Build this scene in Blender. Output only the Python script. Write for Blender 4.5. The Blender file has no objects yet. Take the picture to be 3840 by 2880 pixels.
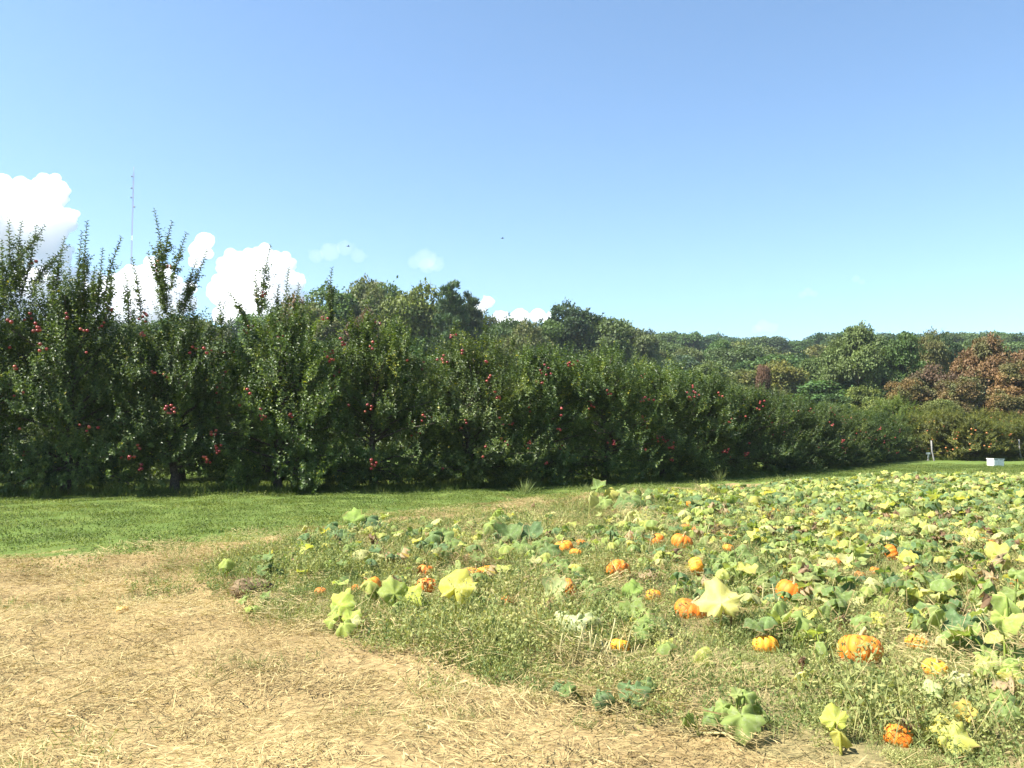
import bpy, math, random
import numpy as np
from mathutils import Vector, Matrix, Euler

random.seed(7)
rng = np.random.default_rng(7)
R = math.radians
S = bpy.context.scene
col = S.collection

# ------------------------------------------------------------------ camera
CAM_H, FPX, HOR = 1.6, 852.0, 435.0
PITCH = math.atan((HOR - 384.0) / FPX)
cam_d = bpy.data.cameras.new('camera')
cam_d.sensor_width = 36.0
cam_d.lens = FPX / 1024.0 * 36.0
cam_d.clip_start = 0.05
cam_d.clip_end = 5000.0
cam = bpy.data.objects.new('camera', cam_d)
cam.location = (0, 0, CAM_H)
cam.rotation_euler = (R(90) + PITCH, 0, 0)
col.objects.link(cam)
S.camera = cam

# ------------------------------------------------------------------ light
SUN_AZ, SUN_EL = R(-102), R(52)      # azimuth from +Y towards +X, elevation
sun_d = bpy.data.lights.new('sun', 'SUN')
sun_d.energy = 5.0
sun_d.angle = R(0.55)
sun_d.color = (1.0, 0.955, 0.87)
sun = bpy.data.objects.new('sun', sun_d)
sdir = Vector((math.sin(SUN_AZ) * math.cos(SUN_EL), math.cos(SUN_AZ) * math.cos(SUN_EL), math.sin(SUN_EL)))
sun.rotation_euler = sdir.to_track_quat('Z', 'Y').to_euler()
sun.location = (-30, 10, 60)
col.objects.link(sun)
S.view_settings.view_transform = 'Standard'
S.view_settings.look = 'None'
S.view_settings.gamma = 1.0
S.view_settings.exposure = 1.7
S.view_settings.use_curve_mapping = False
SKY_STRENGTH = 0.07

w = bpy.data.worlds.new('World')
S.world = w
w.use_nodes = True
nt = w.node_tree
for n in list(nt.nodes):
    nt.nodes.remove(n)


class NB:
    """small node-building helper"""
    def __init__(s, tree):
        s.t = tree

    def n(s, typ, **kw):
        nd = s.t.nodes.new(typ)
        for k, v in kw.items():
            if k.startswith('_'):
                setattr(nd, k[1:], v)
        return nd

    def put(s, sock, v):
        if isinstance(v, bpy.types.NodeSocket):
            s.t.links.new(v, sock)
        elif v is not None:
            sock.default_value = v

    def m(s, op, a, b=None, c=None, clamp=False):
        nd = s.n('ShaderNodeMath', _operation=op, _use_clamp=clamp)
        for i, v in enumerate((a, b, c)):
            if v is not None:
                s.put(nd.inputs[i], v)
        return nd.outputs[0]

    def mix(s, f, a, b, mode='MIX'):
        nd = s.n('ShaderNodeMix', _data_type='RGBA', _blend_type=mode)
        s.put(nd.inputs[0], f)
        for k, v in ((6, a), (7, b)):
            if isinstance(v, (tuple, list)) and len(v) == 3:
                v = (*v, 1)
            s.put(nd.inputs[k], v)
        return nd.outputs[2]

    def noise(s, vec, scale, detail=4, rough=0.55, dist=0.0, out=0):
        nd = s.n('ShaderNodeTexNoise')
        if vec is not None:
            s.put(nd.inputs['Vector'], vec)
        nd.inputs['Scale'].default_value = scale
        nd.inputs['Detail'].default_value = detail
        nd.inputs['Roughness'].default_value = rough
        nd.inputs['Distortion'].default_value = dist
        return nd.outputs[out]

    def rng(s, v, a, b, c=0.0, d=1.0, smooth=True):
        nd = s.n('ShaderNodeMapRange')
        nd.interpolation_type = 'SMOOTHSTEP' if smooth else 'LINEAR'
        s.put(nd.inputs[0], v)
        for i, x in enumerate((a, b, c, d)):
            s.put(nd.inputs[i + 1], x)
        return nd.outputs[0]

    def ramp(s, f, stops):
        nd = s.n('ShaderNodeValToRGB')
        e = nd.color_ramp.elements
        while len(e) < len(stops):
            e.new(0.5)
        for el, (p, c) in zip(e, stops):
            el.position = p
            el.color = (*c, 1)
        s.put(nd.inputs[0], f)
        return nd.outputs[0]


B = NB(nt)
sky = B.n('ShaderNodeTexSky')
sky.sky_type = 'NISHITA'
sky.sun_disc = False
sky.sun_elevation = SUN_EL
sky.sun_rotation = SUN_AZ
sky.altitude = 100
sky.air_density = 1.0
sky.dust_density = 0.45
sky.ozone_density = 1.0
skycol = B.mix(1.0, sky.outputs[0], (0.82, 0.975, 1.06), 'MULTIPLY')
bg = B.n('ShaderNodeBackground')
nt.links.new(skycol, bg.inputs[0])
bg.inputs[1].default_value = SKY_STRENGTH
wo = B.n('ShaderNodeOutputWorld')
nt.links.new(bg.outputs[0], wo.inputs[0])
w.cycles.sampling_method = 'MANUAL'
w.cycles.sample_map_resolution = 512

S.render.engine = 'CYCLES'
cy = S.cycles
cy.use_denoising = True
cy.max_bounces = 26
cy.diffuse_bounces = 3
cy.glossy_bounces = 2
cy.transmission_bounces = 4
cy.volume_bounces = 24
cy.transparent_max_bounces = 4
cy.use_adaptive_sampling = True
cy.adaptive_threshold = 0.015
cy.sample_clamp_indirect = 6.0


# ------------------------------------------------------------------ geometry helpers
def pdir(X, Y):
    u, v = (X / 3.75 - 512) / FPX, (384 - Y / 3.75) / FPX
    return np.array((u, math.cos(PITCH) - v * math.sin(PITCH), math.sin(PITCH) + v * math.cos(PITCH)))


def pix(X, Y, z=0.0):
    """where the sight line through photo pixel (X, Y) of 3840 x 2880 meets height z"""
    d = pdir(X, Y)
    t = (z - CAM_H) / d[2]
    return np.array((0, 0, CAM_H)) + d * t


def pix_at(X, Y, dist):
    """point on that sight line at distance dist along +Y"""
    d = pdir(X, Y)
    return np.array((0, 0, CAM_H)) + d * (dist / d[1])


def sstep(a, b, x):
    t = np.clip((np.asarray(x, float) - a) / (b - a), 0, 1)
    return t * t * (3 - 2 * t)


def terrain(x, y):
    x = np.asarray(x, float); y = np.asarray(y, float)
    r = np.hypot(x, y)
    m = 0.022 * np.sin(1.9 * x + 0.7 * y) + 0.018 * np.sin(2.9 * y - 1.1 * x + 1) + 0.012 * np.sin(5.1 * x + 3.7 * y + 2)
    hill = 13.0 * sstep(88, 330, r) * sstep(-10, 60, y)
    return m * (1 - sstep(40, 70, r)) + hill


def unit(v):
    v = np.asarray(v, float)
    return v / np.maximum(np.linalg.norm(v, axis=-1, keepdims=True), 1e-9)


def mesh_np(name, V, tris=None, quads=None, mats=(), fmat=None, smooth=False, attrs=None):
    """attrs: {name: (kind, per-vertex array)} with kind FLOAT or FLOAT_COLOR"""
    me = bpy.data.meshes.new(name)
    V = np.asarray(V, np.float32)
    me.vertices.add(len(V))
    me.vertices.foreach_set('co', V.ravel())
    nt_ = 0 if tris is None else len(tris)
    nq = 0 if quads is None else len(quads)
    idx = []
    if nt_:
        idx.append(np.asarray(tris, np.int32).ravel())
    if nq:
        idx.append(np.asarray(quads, np.int32).ravel())
    if idx:
        idx = np.concatenate(idx)
        me.loops.add(len(idx))
        me.loops.foreach_set('vertex_index', idx)
        st = np.concatenate([np.arange(nt_) * 3, nt_ * 3 + np.arange(nq) * 4]).astype(np.int32)
        me.polygons.add(nt_ + nq)
        me.polygons.foreach_set('loop_start', st)
        if fmat is not None:
            me.polygons.foreach_set('material_index', np.asarray(fmat, np.int32))
        me.polygons.foreach_set('use_smooth', np.full(nt_ + nq, smooth))
    for m in mats:
        me.materials.append(m)
    for k, (kind, arr) in (attrs or {}).items():
        a = me.attributes.new(k, kind, 'POINT')
        arr = np.asarray(arr, np.float32)
        if kind == 'FLOAT':
            a.data.foreach_set('value', arr.ravel())
        elif kind == 'FLOAT_VECTOR':
            a.data.foreach_set('vector', arr.ravel())
        elif kind == 'INT':
            a.data.foreach_set('value', arr.astype(np.int32).ravel())
        else:
            a.data.foreach_set('color', arr.ravel())
    me.update(calc_edges=True)
    return me


class MB:
    """collects pieces of one mesh"""
    def __init__(s):
        s.V, s.T, s.Q, s.C, s.n = [], [], [], [], 0

    def add(s, V, T=None, Q=None, c=None):
        V = np.asarray(V, float).reshape(-1, 3)
        if T is not None and len(T):
            s.T.append(np.asarray(T, int) + s.n)
        if Q is not None and len(Q):
            s.Q.append(np.asarray(Q, int) + s.n)
        s.V.append(V)
        if c is not None:
            c = np.asarray(c, float)
            s.C.append(np.broadcast_to(c, (len(V),)).copy())
        s.n += len(V)
        return s

    def tube(s, pts, rad, sides=6, c=None, cap=True):
        pts = np.asarray(pts, float)
        n = len(pts)
        rad = np.broadcast_to(np.asarray(rad, float), (n,))
        tan = unit(np.gradient(pts, axis=0)) if n > 2 else unit(np.repeat((pts[1] - pts[0])[None], 2, 0))
        ref = np.array((0.0, 0, 1)) if abs(tan[0][2]) < 0.9 else np.array((1.0, 0, 0))
        X = unit(np.cross(tan, ref)); Y = np.cross(X, tan)
        a = np.arange(sides) * 2 * math.pi / sides
        V = pts[:, None] + rad[:, None, None] * (np.cos(a)[None, :, None] * X[:, None] + np.sin(a)[None, :, None] * Y[:, None])
        Q = []
        for i in range(n - 1):
            for k in range(sides):
                k2 = (k + 1) % sides
                Q.append((i * sides + k, i * sides + k2, (i + 1) * sides + k2, (i + 1) * sides + k))
        T = []
        if cap:
            for k in range(1, sides - 1):
                T.append(((n - 1) * sides, (n - 1) * sides + k, (n - 1) * sides + k + 1))
        return s.add(V.reshape(-1, 3), T, Q, c)

    def box(s, lo, hi, c=None):
        x0, y0, z0 = lo; x1, y1, z1 = hi
        V = [(x0, y0, z0), (x1, y0, z0), (x1, y1, z0), (x0, y1, z0), (x0, y0, z1), (x1, y0, z1), (x1, y1, z1), (x0, y1, z1)]
        return s.add(V, None, [(0, 3, 2, 1), (4, 5, 6, 7), (0, 1, 5, 4), (1, 2, 6, 5), (2, 3, 7, 6), (3, 0, 4, 7)], c)

    def mesh(s, name, mats, smooth=False, attr=None, kind='FLOAT'):
        V = np.concatenate(s.V)
        T = np.concatenate(s.T) if s.T else None
        Q = np.concatenate(s.Q) if s.Q else None
        at = {attr: (kind, np.concatenate(s.C))} if attr and s.C else None
        return mesh_np(name, V, T, Q, mats, None, smooth, at)


def obj(name, data, parent=None, loc=None, rot=None, scale=None, color=None):
    o = bpy.data.objects.new(name, data)
    col.objects.link(o)
    if parent is not None:
        o.parent = parent
    if loc is not None:
        o.location = loc
    if rot is not None:
        o.rotation_euler = rot
    if scale is not None:
        o.scale = (scale,) * 3 if np.isscalar(scale) else scale
    if color is not None:
        o.color = color if len(color) == 4 else (*color, 1)
    return o


def tag(o, label, cat, group=None):
    o['label'] = label
    o['category'] = cat
    if group:
        o['group'] = group
    return o


def struct(o):
    o['kind'] = 'structure'
    return o


def stuff(o, label, cat):
    o['label'] = label
    o['category'] = cat
    o['kind'] = 'stuff'
    return o


# ------------------------------------------------------------------ materials
def new_mat(name):
    m = bpy.data.materials.new(name)
    m.use_nodes = True
    t = m.node_tree
    for n in list(t.nodes):
        t.nodes.remove(n)
    return m, NB(t)


def finish(b, shader):
    o = b.n('ShaderNodeOutputMaterial')
    b.t.links.new(shader, o.inputs[0])


def principled(b, color, rough=0.7, spec=0.3, bump=None, bump_d=0.01, metallic=0.0):
    p = b.n('ShaderNodeBsdfPrincipled')
    b.put(p.inputs['Base Color'], (*color, 1) if isinstance(color, tuple) and len(color) == 3 else color)
    b.put(p.inputs['Roughness'], rough)
    p.inputs['Specular IOR Level'].default_value = spec
    p.inputs['Metallic'].default_value = metallic
    if bump is not None:
        bn = b.n('ShaderNodeBump')
        bn.inputs['Strength'].default_value = 0.6
        bn.inputs['Distance'].default_value = bump_d
        b.t.links.new(bump, bn.inputs['Height'])
        b.t.links.new(bn.outputs[0], p.inputs['Normal'])
    return p.outputs[0]


def leafy(b, color, trans=0.35, rough=0.5, spec=0.35, tboost=(1.25, 1.3, 0.6)):
    """thin leaf: reflecting and letting light through"""
    p = principled(b, color, rough, spec)
    tr = b.n('ShaderNodeBsdfTranslucent')
    tcol = b.mix(1.0, color, tboost, 'MULTIPLY')
    b.t.links.new(tcol, tr.inputs[0])
    mx = b.n('ShaderNodeMixShader')
    mx.inputs[0].default_value = trans
    b.t.links.new(p, mx.inputs[1])
    b.t.links.new(tr.outputs[0], mx.inputs[2])
    return mx.outputs[0]


def attr(b, name, out='Fac'):
    a = b.n('ShaderNodeAttribute', _attribute_name=name)
    return a.outputs[out]


def obinfo(b):
    return b.n('ShaderNodeObjectInfo')


M = {}
# apple leaves: dark waxy green, some paler, tint per leaf; object colour tints a whole tree
m, b = new_mat('apple_leaf')
c = b.ramp(attr(b, 'tint'), [(0.0, (0.032, 0.056, 0.017)), (0.4, (0.072, 0.108, 0.028)), (0.75, (0.14, 0.185, 0.048)), (0.96, (0.21, 0.24, 0.065)), (1.0, (0.40, 0.35, 0.05))])
c = b.mix(1.0, c, obinfo(b).outputs['Color'], 'MULTIPLY')
finish(b, leafy(b, c, 0.28, 0.48, 0.4, (1.4, 1.4, 0.45)))
M['apple_leaf'] = m
# woodland leaves
m, b = new_mat('woodland_leaf')
c = b.mix(attr(b, 'tint'), (0.62, 0.62, 0.62), (1.35, 1.35, 1.35))
gg = b.n('ShaderNodeNewGeometry').outputs['Position']
oc = b.mix(b.rng(b.noise(gg, 0.55, 3), 0.47, 0.62, 0.0, 0.62), obinfo(b).outputs['Color'], (0.085, 0.125, 0.038))
c = b.mix(1.0, c, oc, 'MULTIPLY')
finish(b, leafy(b, c, 0.25, 0.6, 0.25, (1.25, 1.3, 0.5)))
M['wood_leaf'] = m
# bark
m, b = new_mat('bark')
g = b.n('ShaderNodeTexCoord').outputs['Object']
nz = b.noise(g, 22, 5, 0.65)
finish(b, principled(b, b.ramp(nz, [(0.3, (0.035, 0.028, 0.022)), (0.7, (0.13, 0.11, 0.09))]), 0.9, 0.1, nz, 0.02))
M['bark'] = m
# apples
m, b = new_mat('apple_skin')
oi = obinfo(b)
g = b.n('ShaderNodeTexCoord').outputs['Object']
nz = b.noise(g, 14, 3)
c = b.mix(b.rng(nz, 0.45, 0.75, 0.0, 0.5), oi.outputs['Color'], (0.50, 0.20, 0.07))
finish(b, principled(b, c, 0.35, 0.5))
M['apple'] = m
# pumpkin skin: object colour, ribs lighter by the object's alpha
m, b = new_mat('pumpkin_skin')
oi = obinfo(b)
g = b.n('ShaderNodeTexCoord').outputs['Object']
nz = b.noise(g, 9, 5, 0.6)
rib = attr(b, 'rib')
base = b.mix(b.rng(b.noise(g, 3, 3), 0.35, 0.8, 0.0, 0.35), oi.outputs['Color'], (0.74, 0.33, 0.035))
groove = b.mix(1.0, oi.outputs['Color'], (0.88, 0.70, 0.6), 'MULTIPLY')
c = b.mix(b.rng(rib, 0.0, 0.55), groove, base)
strip = b.m('MULTIPLY', b.rng(rib, 0.35, 0.9), b.m('SUBTRACT', 1.0, oi.outputs['Alpha']))
c = b.mix(strip, c, (0.82, 0.52, 0.06))
spots = b.rng(b.noise(g, 12, 2), 0.68, 0.74)
c = b.mix(b.m('MULTIPLY', spots, 0.15), c, (0.42, 0.2, 0.05))
dirt = b.rng(b.noise(g, 3, 4, 0.6), 0.45, 0.80, 0.0, 0.32)
c = b.mix(dirt, c, (0.36, 0.20, 0.07))
finish(b, principled(b, c, 0.6, 0.25, nz, 0.004))
M['pumpkin'] = m
m, b = new_mat('pumpkin_stalk')
g = b.n('ShaderNodeTexCoord').outputs['Object']
finish(b, principled(b, b.ramp(b.noise(g, 40, 3), [(0.3, (0.16, 0.17, 0.06)), (0.7, (0.42, 0.36, 0.18))]), 0.8, 0.2))
M['stalk'] = m
# big pumpkin leaves: 'lc' holds (colour) per vertex, veins a little paler, object colour on top
m, b = new_mat('pumpkin_leaf')
oi = obinfo(b)
g = b.n('ShaderNodeNewGeometry').outputs['Position']
c = b.mix(1.0, attr(b, 'lc', 'Color'), oi.outputs['Color'], 'MULTIPLY')
blot = b.rng(b.noise(g, 16, 4, 0.6), 0.35, 0.7, 0.82, 1.0)
c = b.mix(1.0, c, b.mix(blot, (0, 0, 0), (1, 1, 1)), 'MULTIPLY')
blotch = b.rng(b.noise(g, 9, 3, 0.6), 0.58, 0.75, 0.0, 0.4)
c = b.mix(blotch, c, b.mix(1.0, c, (1.35, 1.2, 0.8), 'MULTIPLY'))
rim = b.rng(attr(b, 'lc', 'Alpha'), 0.6, 1.0)
worn = b.m('MULTIPLY', rim, b.rng(b.noise(g, 6, 4, 0.65), 0.46, 0.57, 0.0, 0.9))
c = b.mix(worn, c, (0.36, 0.25, 0.12))
mild = b.rng(b.noise(g, 30, 5, 0.7), 0.50, 0.66, 0.0, 0.27)
c = b.mix(mild, c, (0.46, 0.47, 0.33))
finish(b, leafy(b, c, 0.42, 0.8, 0.12, (1.25, 1.25, 0.55)))
M['pleaf'] = m


def plain_leaf(name, stops, trans=0.3, rough=0.7, nscale=0.7, spec=0.15):
    """small plants scattered as stuff: colour by instance and by place"""
    m, b = new_mat(name)
    oi = obinfo(b)
    g = b.n('ShaderNodeNewGeometry').outputs['Position']
    f = b.m('ADD', b.m('MULTIPLY', b.noise(g, nscale, 3), 0.9), b.m('MULTIPLY', oi.outputs['Random'], 0.45))
    f = b.m('ADD', b.m('SUBTRACT', f, 0.40), b.m('MULTIPLY', b.m('SUBTRACT', attr(b, 'tint'), 0.5), 0.55))
    c = b.ramp(f, stops)
    finish(b, leafy(b, c, trans, rough, spec, (1.2, 1.2, 0.6)))
    return m


M['straw'] = plain_leaf('dry_straw', [(0.0, (0.21, 0.152, 0.066)), (0.3, (0.345, 0.268, 0.118)), (0.65, (0.465, 0.382, 0.182)), (1.0, (0.59, 0.51, 0.28))], 0.15, 0.75, 0.9, 0.2)
M['weed'] = plain_leaf('field_weed', [(0.0, (0.13, 0.18, 0.06)), (0.35, (0.26, 0.285, 0.10)), (0.65, (0.38, 0.36, 0.145)), (1.0, (0.50, 0.43, 0.20))], 0.3, 0.75, 0.55)
M['lawn'] = plain_leaf('mown_lawn', [(0.0, (0.070, 0.105, 0.024)), (0.40, (0.125, 0.160, 0.038)), (0.7, (0.20, 0.215, 0.060)), (1.0, (0.33, 0.29, 0.11))], 0.35, 0.6, 0.35)
M['tuft'] = plain_leaf('green_tuft', [(0.0, (0.14, 0.19, 0.06)), (0.5, (0.25, 0.28, 0.10)), (1.0, (0.42, 0.37, 0.16))], 0.3, 0.6, 0.8)

# ground: straw litter, lawn, weedy soil, woodland floor, blended by the zone attribute
m, b = new_mat('field_ground')
g = b.n('ShaderNodeNewGeometry').outputs['Position']
zc = b.n('ShaderNodeAttribute', _attribute_name='zone')
sp = b.n('ShaderNodeSeparateColor')
b.t.links.new(zc.outputs['Color'], sp.inputs[0])
nA = b.noise(g, 1.3, 6, 0.62)
nB = b.noise(g, 14, 5, 0.65)
nC = b.noise(g, 55, 3, 0.6)
mp = b.n('ShaderNodeMapping')
mp.inputs['Scale'].default_value = (9, 30, 9)
mp.inputs['Rotation'].default_value = (0, 0, 0.5)
b.t.links.new(g, mp.inputs[0])
nD = b.noise(mp.outputs[0], 4, 4, 0.6, 0.8)
f1 = b.m('ADD', b.m('MULTIPLY', nB, 0.55), b.m('MULTIPLY', nD, 0.45))
straw = b.ramp(f1, [(0.30, (0.09, 0.060, 0.030)), (0.43, (0.21, 0.15, 0.068)), (0.57, (0.34, 0.25, 0.115)), (0.75, (0.45, 0.35, 0.165))])
straw = b.mix(b.rng(nA, 0.52, 0.75, 0, 0.5), straw, (0.28, 0.205, 0.105))
lawn = b.ramp(b.m('ADD', b.m('MULTIPLY', nA, 0.5), b.m('MULTIPLY', nC, 0.5)), [(0.3, (0.05, 0.085, 0.018)), (0.5, (0.095, 0.14, 0.03)), (0.7, (0.18, 0.20, 0.055))])
soil = b.ramp(f1, [(0.3, (0.07, 0.06, 0.03)), (0.47, (0.17, 0.145, 0.065)), (0.62, (0.29, 0.235, 0.11)), (0.75, (0.38, 0.31, 0.15))])
wood = b.ramp(nB, [(0.3, (0.03, 0.045, 0.015)), (0.7, (0.08, 0.09, 0.03))])
wob = b.m('MULTIPLY', b.m('SUBTRACT', b.noise(g, 2.2, 5, 0.7), 0.5), 1.5)
c = b.mix(b.rng(b.m('ADD', sp.outputs[0], wob), 0.4, 0.6), soil, straw)
c = b.mix(b.rng(b.m('ADD', sp.outputs[1], wob), 0.4, 0.6), c, lawn)
c = b.mix(sp.outputs[2], c, wood)
finish(b, principled(b, c, 0.95, 0.1, f1, 0.03))
M['ground'] = m

m, b = new_mat('white_paint')
g = b.n('ShaderNodeTexCoord').outputs['Object']
finish(b, principled(b, b.ramp(b.noise(g, 12, 4), [(0.3, (0.62, 0.60, 0.55)), (0.6, (0.80, 0.79, 0.76))]), 0.55, 0.4))
M['white'] = m
m, b = new_mat('dark_slot')
finish(b, principled(b, (0.03, 0.03, 0.03), 0.8, 0.1))
M['dark'] = m
m, b = new_mat('weathered_post')
g = b.n('ShaderNodeTexCoord').outputs['Object']
finish(b, principled(b, b.ramp(b.noise(g, 18, 4), [(0.3, (0.16, 0.155, 0.145)), (0.7, (0.30, 0.29, 0.27))]), 0.8, 0.2))
M['post'] = m
for nm, cc in (('mast_orange', (0.33, 0.20, 0.19)), ('mast_white', (0.92, 0.92, 0.92)), ('mast_grey', (0.25, 0.25, 0.27))):
    m, b = new_mat(nm)
    finish(b, principled(b, cc, 0.5, 0.3))
    M[nm] = m
m, b = new_mat('root_soil')
g = b.n('ShaderNodeTexCoord').outputs['Object']
nz = b.noise(g, 16, 6, 0.7)
finish(b, principled(b, b.ramp(nz, [(0.3, (0.07, 0.05, 0.03)), (0.7, (0.26, 0.19, 0.11))]), 0.95, 0.05, nz, 0.03))
M['rootsoil'] = m

# ------------------------------------------------------------------ zones on the ground
LB = np.array([pix(*p)[:2] for p in [(-1500, 2130), (-600, 2120), (0, 2108), (300, 2088), (600, 2060), (900, 2033), (1150, 1998), (1500, 1945), (1900, 1893),
                                      (2300, 1850), (2700, 1818), (3300, 1790), (3500, 1786), (4600, 1786)]])


def lawn_side(x, y):
    """metres beyond the near edge of the lawn (positive = lawn)"""
    return y - np.interp(x, LB[:, 0], LB[:, 1])


PATCH = [pix(*p)[:2] for p in [(810, 2092), (900, 2078), (1150, 2020), (1500, 1972), (1900, 1920), (2200, 1885), (2600, 1852), (3000, 1825), (3300, 1802), (3500, 1788), (3700, 1794), (4700, 1815)]]
PATCH += [np.array((70.0, 30.0)), np.array((30.0, 3.0)), np.array((6.0, 1.0))]
PATCH += [pix(*p)[:2] for p in [(4100, 3150), (3600, 3000), (3150, 2880), (2800, 2795), (2450, 2712), (2100, 2615), (1800, 2510), (1520, 2432), (1250, 2392), (1010, 2335), (975, 2222), (860, 2165)]]
PATCH = np.array(PATCH)


def in_poly(x, y, P):
    x = np.asarray(x, float); y = np.asarray(y, float)
    ins = np.zeros(x.shape, bool)
    j = len(P) - 1
    for i in range(len(P)):
        xi, yi = P[i]; xj, yj = P[j]
        cnd = ((yi > y) != (yj > y)) & (x < (xj - xi) * (y - yi) / (yj - yi + 1e-12) + xi)
        ins ^= cnd
        j = i
    return ins


def edge_dist(x, y, P):
    x = np.asarray(x, float); y = np.asarray(y, float)
    d = np.full(x.shape, 1e9)
    for i in range(len(P)):
        a, bb = P[i], P[(i + 1) % len(P)]
        ab = bb - a
        t = np.clip(((x - a[0]) * ab[0] + (y - a[1]) * ab[1]) / (ab @ ab), 0, 1)
        d = np.minimum(d, np.hypot(x - a[0] - t * ab[0], y - a[1] - t * ab[1]))
    return d


def patch_side(x, y):
    """metres inside the pumpkin patch (negative = outside)"""
    return np.where(in_poly(x, y, PATCH), 1, -1) * edge_dist(x, y, PATCH)


# ------------------------------------------------------------------ ground sheet
ang = np.concatenate([np.linspace(-48, 48, 260), np.linspace(48, 312, 62)[1:-1]])
rad = np.concatenate([[0.3], np.geomspace(1.0, 60, 95), np.geomspace(60, 700, 42)[1:]])
A, Rr = np.meshgrid(np.radians(ang), rad)
gx, gy = (Rr * np.sin(A)).ravel(), (Rr * np.cos(A)).ravel()
gz = terrain(gx, gy)
ps, ls = patch_side(gx, gy), lawn_side(gx, gy)
zone = np.zeros((len(gx), 4)); zone[:, 3] = 1
zone[:, 1] = sstep(-0.5, 0.7, ls) * (1 - sstep(-0.3, 0.3, ps))
zone[:, 0] = (1 - sstep(-0.35, 0.35, ps)) * (1 - zone[:, 1])
zone[:, 2] = sstep(72, 84, np.hypot(gx, gy) + 0 * gx)
na, nr = len(ang), len(rad)
q = []
ii = np.arange(nr - 1)[:, None] * na
kk = np.arange(na)[None, :]
k2 = (kk + 1) % na
quads = np.stack([ii + kk, ii + na + kk, ii + na + k2, ii + k2], -1).reshape(-1, 4)[:, ::-1]
gv = np.stack([gx, gy, gz], 1)
ntri = [(0 * na + k, 0 * na + (k + 1) % na, len(gv)) for k in range(na)]
gv = np.vstack([gv, [[0, 0, terrain(0, 0)]]])
zone = np.vstack([zone, zone[0]])
ground = struct(obj('ground', mesh_np('ground', gv, ntri, quads, [M['ground']], None, True, {'zone': ('FLOAT_COLOR', zone)})))

# ------------------------------------------------------------------ leaf makers (vectorised)
LEAF_T = np.array([(0, 0, 0), (-1, .45, .22), (0, .5, 0), (1, .45, .22), (0, 1, -.10)])
LEAF_F = np.array([(0, 3, 2), (0, 2, 1), (2, 3, 4), (2, 4, 1)])
CARD_T = np.array([(0, 0, 0), (-1, .5, .0), (0, 1, 0), (1, .5, .0)])
CARD_F = np.array([(0, 3, 2), (0, 2, 1)])


def frames(D, N):
    Y = unit(D)
    N = N - (N * Y).sum(-1, keepdims=True) * Y
    Z = unit(N)
    return np.cross(Y, Z), Y, Z


def leaves_np(P, D, N, L, W, tint, card=False):
    tpl, fc = (CARD_T, CARD_F) if card else (LEAF_T, LEAF_F)
    n, k = len(P), len(tpl)
    X, Y, Z = frames(D, N)
    L = np.broadcast_to(L, (n,)); W = np.broadcast_to(W, (n,))
    V = (P[:, None] + X[:, None] * (W[:, None] * tpl[:, 0])[..., None]
         + Y[:, None] * (L[:, None] * tpl[:, 1])[..., None] + Z[:, None] * (L[:, None] * tpl[:, 2])[..., None])
    F = (np.arange(n) * k)[:, None, None] + fc[None]
    return V.reshape(-1, 3), F.reshape(-1, 3), np.repeat(tint, k)


def rand_unit(g, n):
    return unit(g.normal(size=(n, 3)))


def shoots(g, base, direc, length, nl, leaf_l, tint0, bend=0.35):
    """leafy shoots: S bases, nl leaves each in a spiral"""
    s = len(base)
    t = (np.arange(nl) + 0.6) / nl
    up = np.array((0, 0, 1.0))
    pos = base[:, None] + direc[:, None] * (length[:, None] * t)[..., None] + up * (bend * length[:, None] * t ** 2)[..., None]
    axis = unit(direc[:, None] + up * (2 * bend * t)[None, :, None])
    a = np.arange(nl) * 2.4 + g.uniform(0, 6.28, (s, 1))
    ref = unit(np.cross(axis, np.array((0.31, 0.67, 0.67))))
    ref2 = np.cross(axis, ref)
    radial = np.cos(a)[..., None] * ref + np.sin(a)[..., None] * ref2
    D = unit(radial * 0.9 + axis * g.uniform(0.35, 0.9, (s, nl, 1)) - up * 0.12 + g.normal(size=(s, nl, 3)) * 0.16)
    N = unit(axis + up * 0.5 + g.normal(size=(s, nl, 3)) * 0.25)
    n = s * nl
    L = leaf_l * g.uniform(0.7, 1.15, n) * np.tile(1.08 - 0.45 * t ** 2, s)
    tint = np.clip(np.repeat(tint0, nl) + g.normal(size=n) * 0.13, 0, 0.97)
    yel = g.random(n) < 0.006
    tint[yel] = 1.0
    return pos.reshape(-1, 3), D.reshape(-1, 3), N.reshape(-1, 3), L, L * g.uniform(0.27, 0.34, n), tint


def envelope(z, H):
    return np.interp(z / H, [0.06, 0.14, 0.3, 0.55, 0.75, 0.9, 1.0], [0.92, 1.08, 1.10, 1.02, 0.86, 0.62, 0.26])


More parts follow.
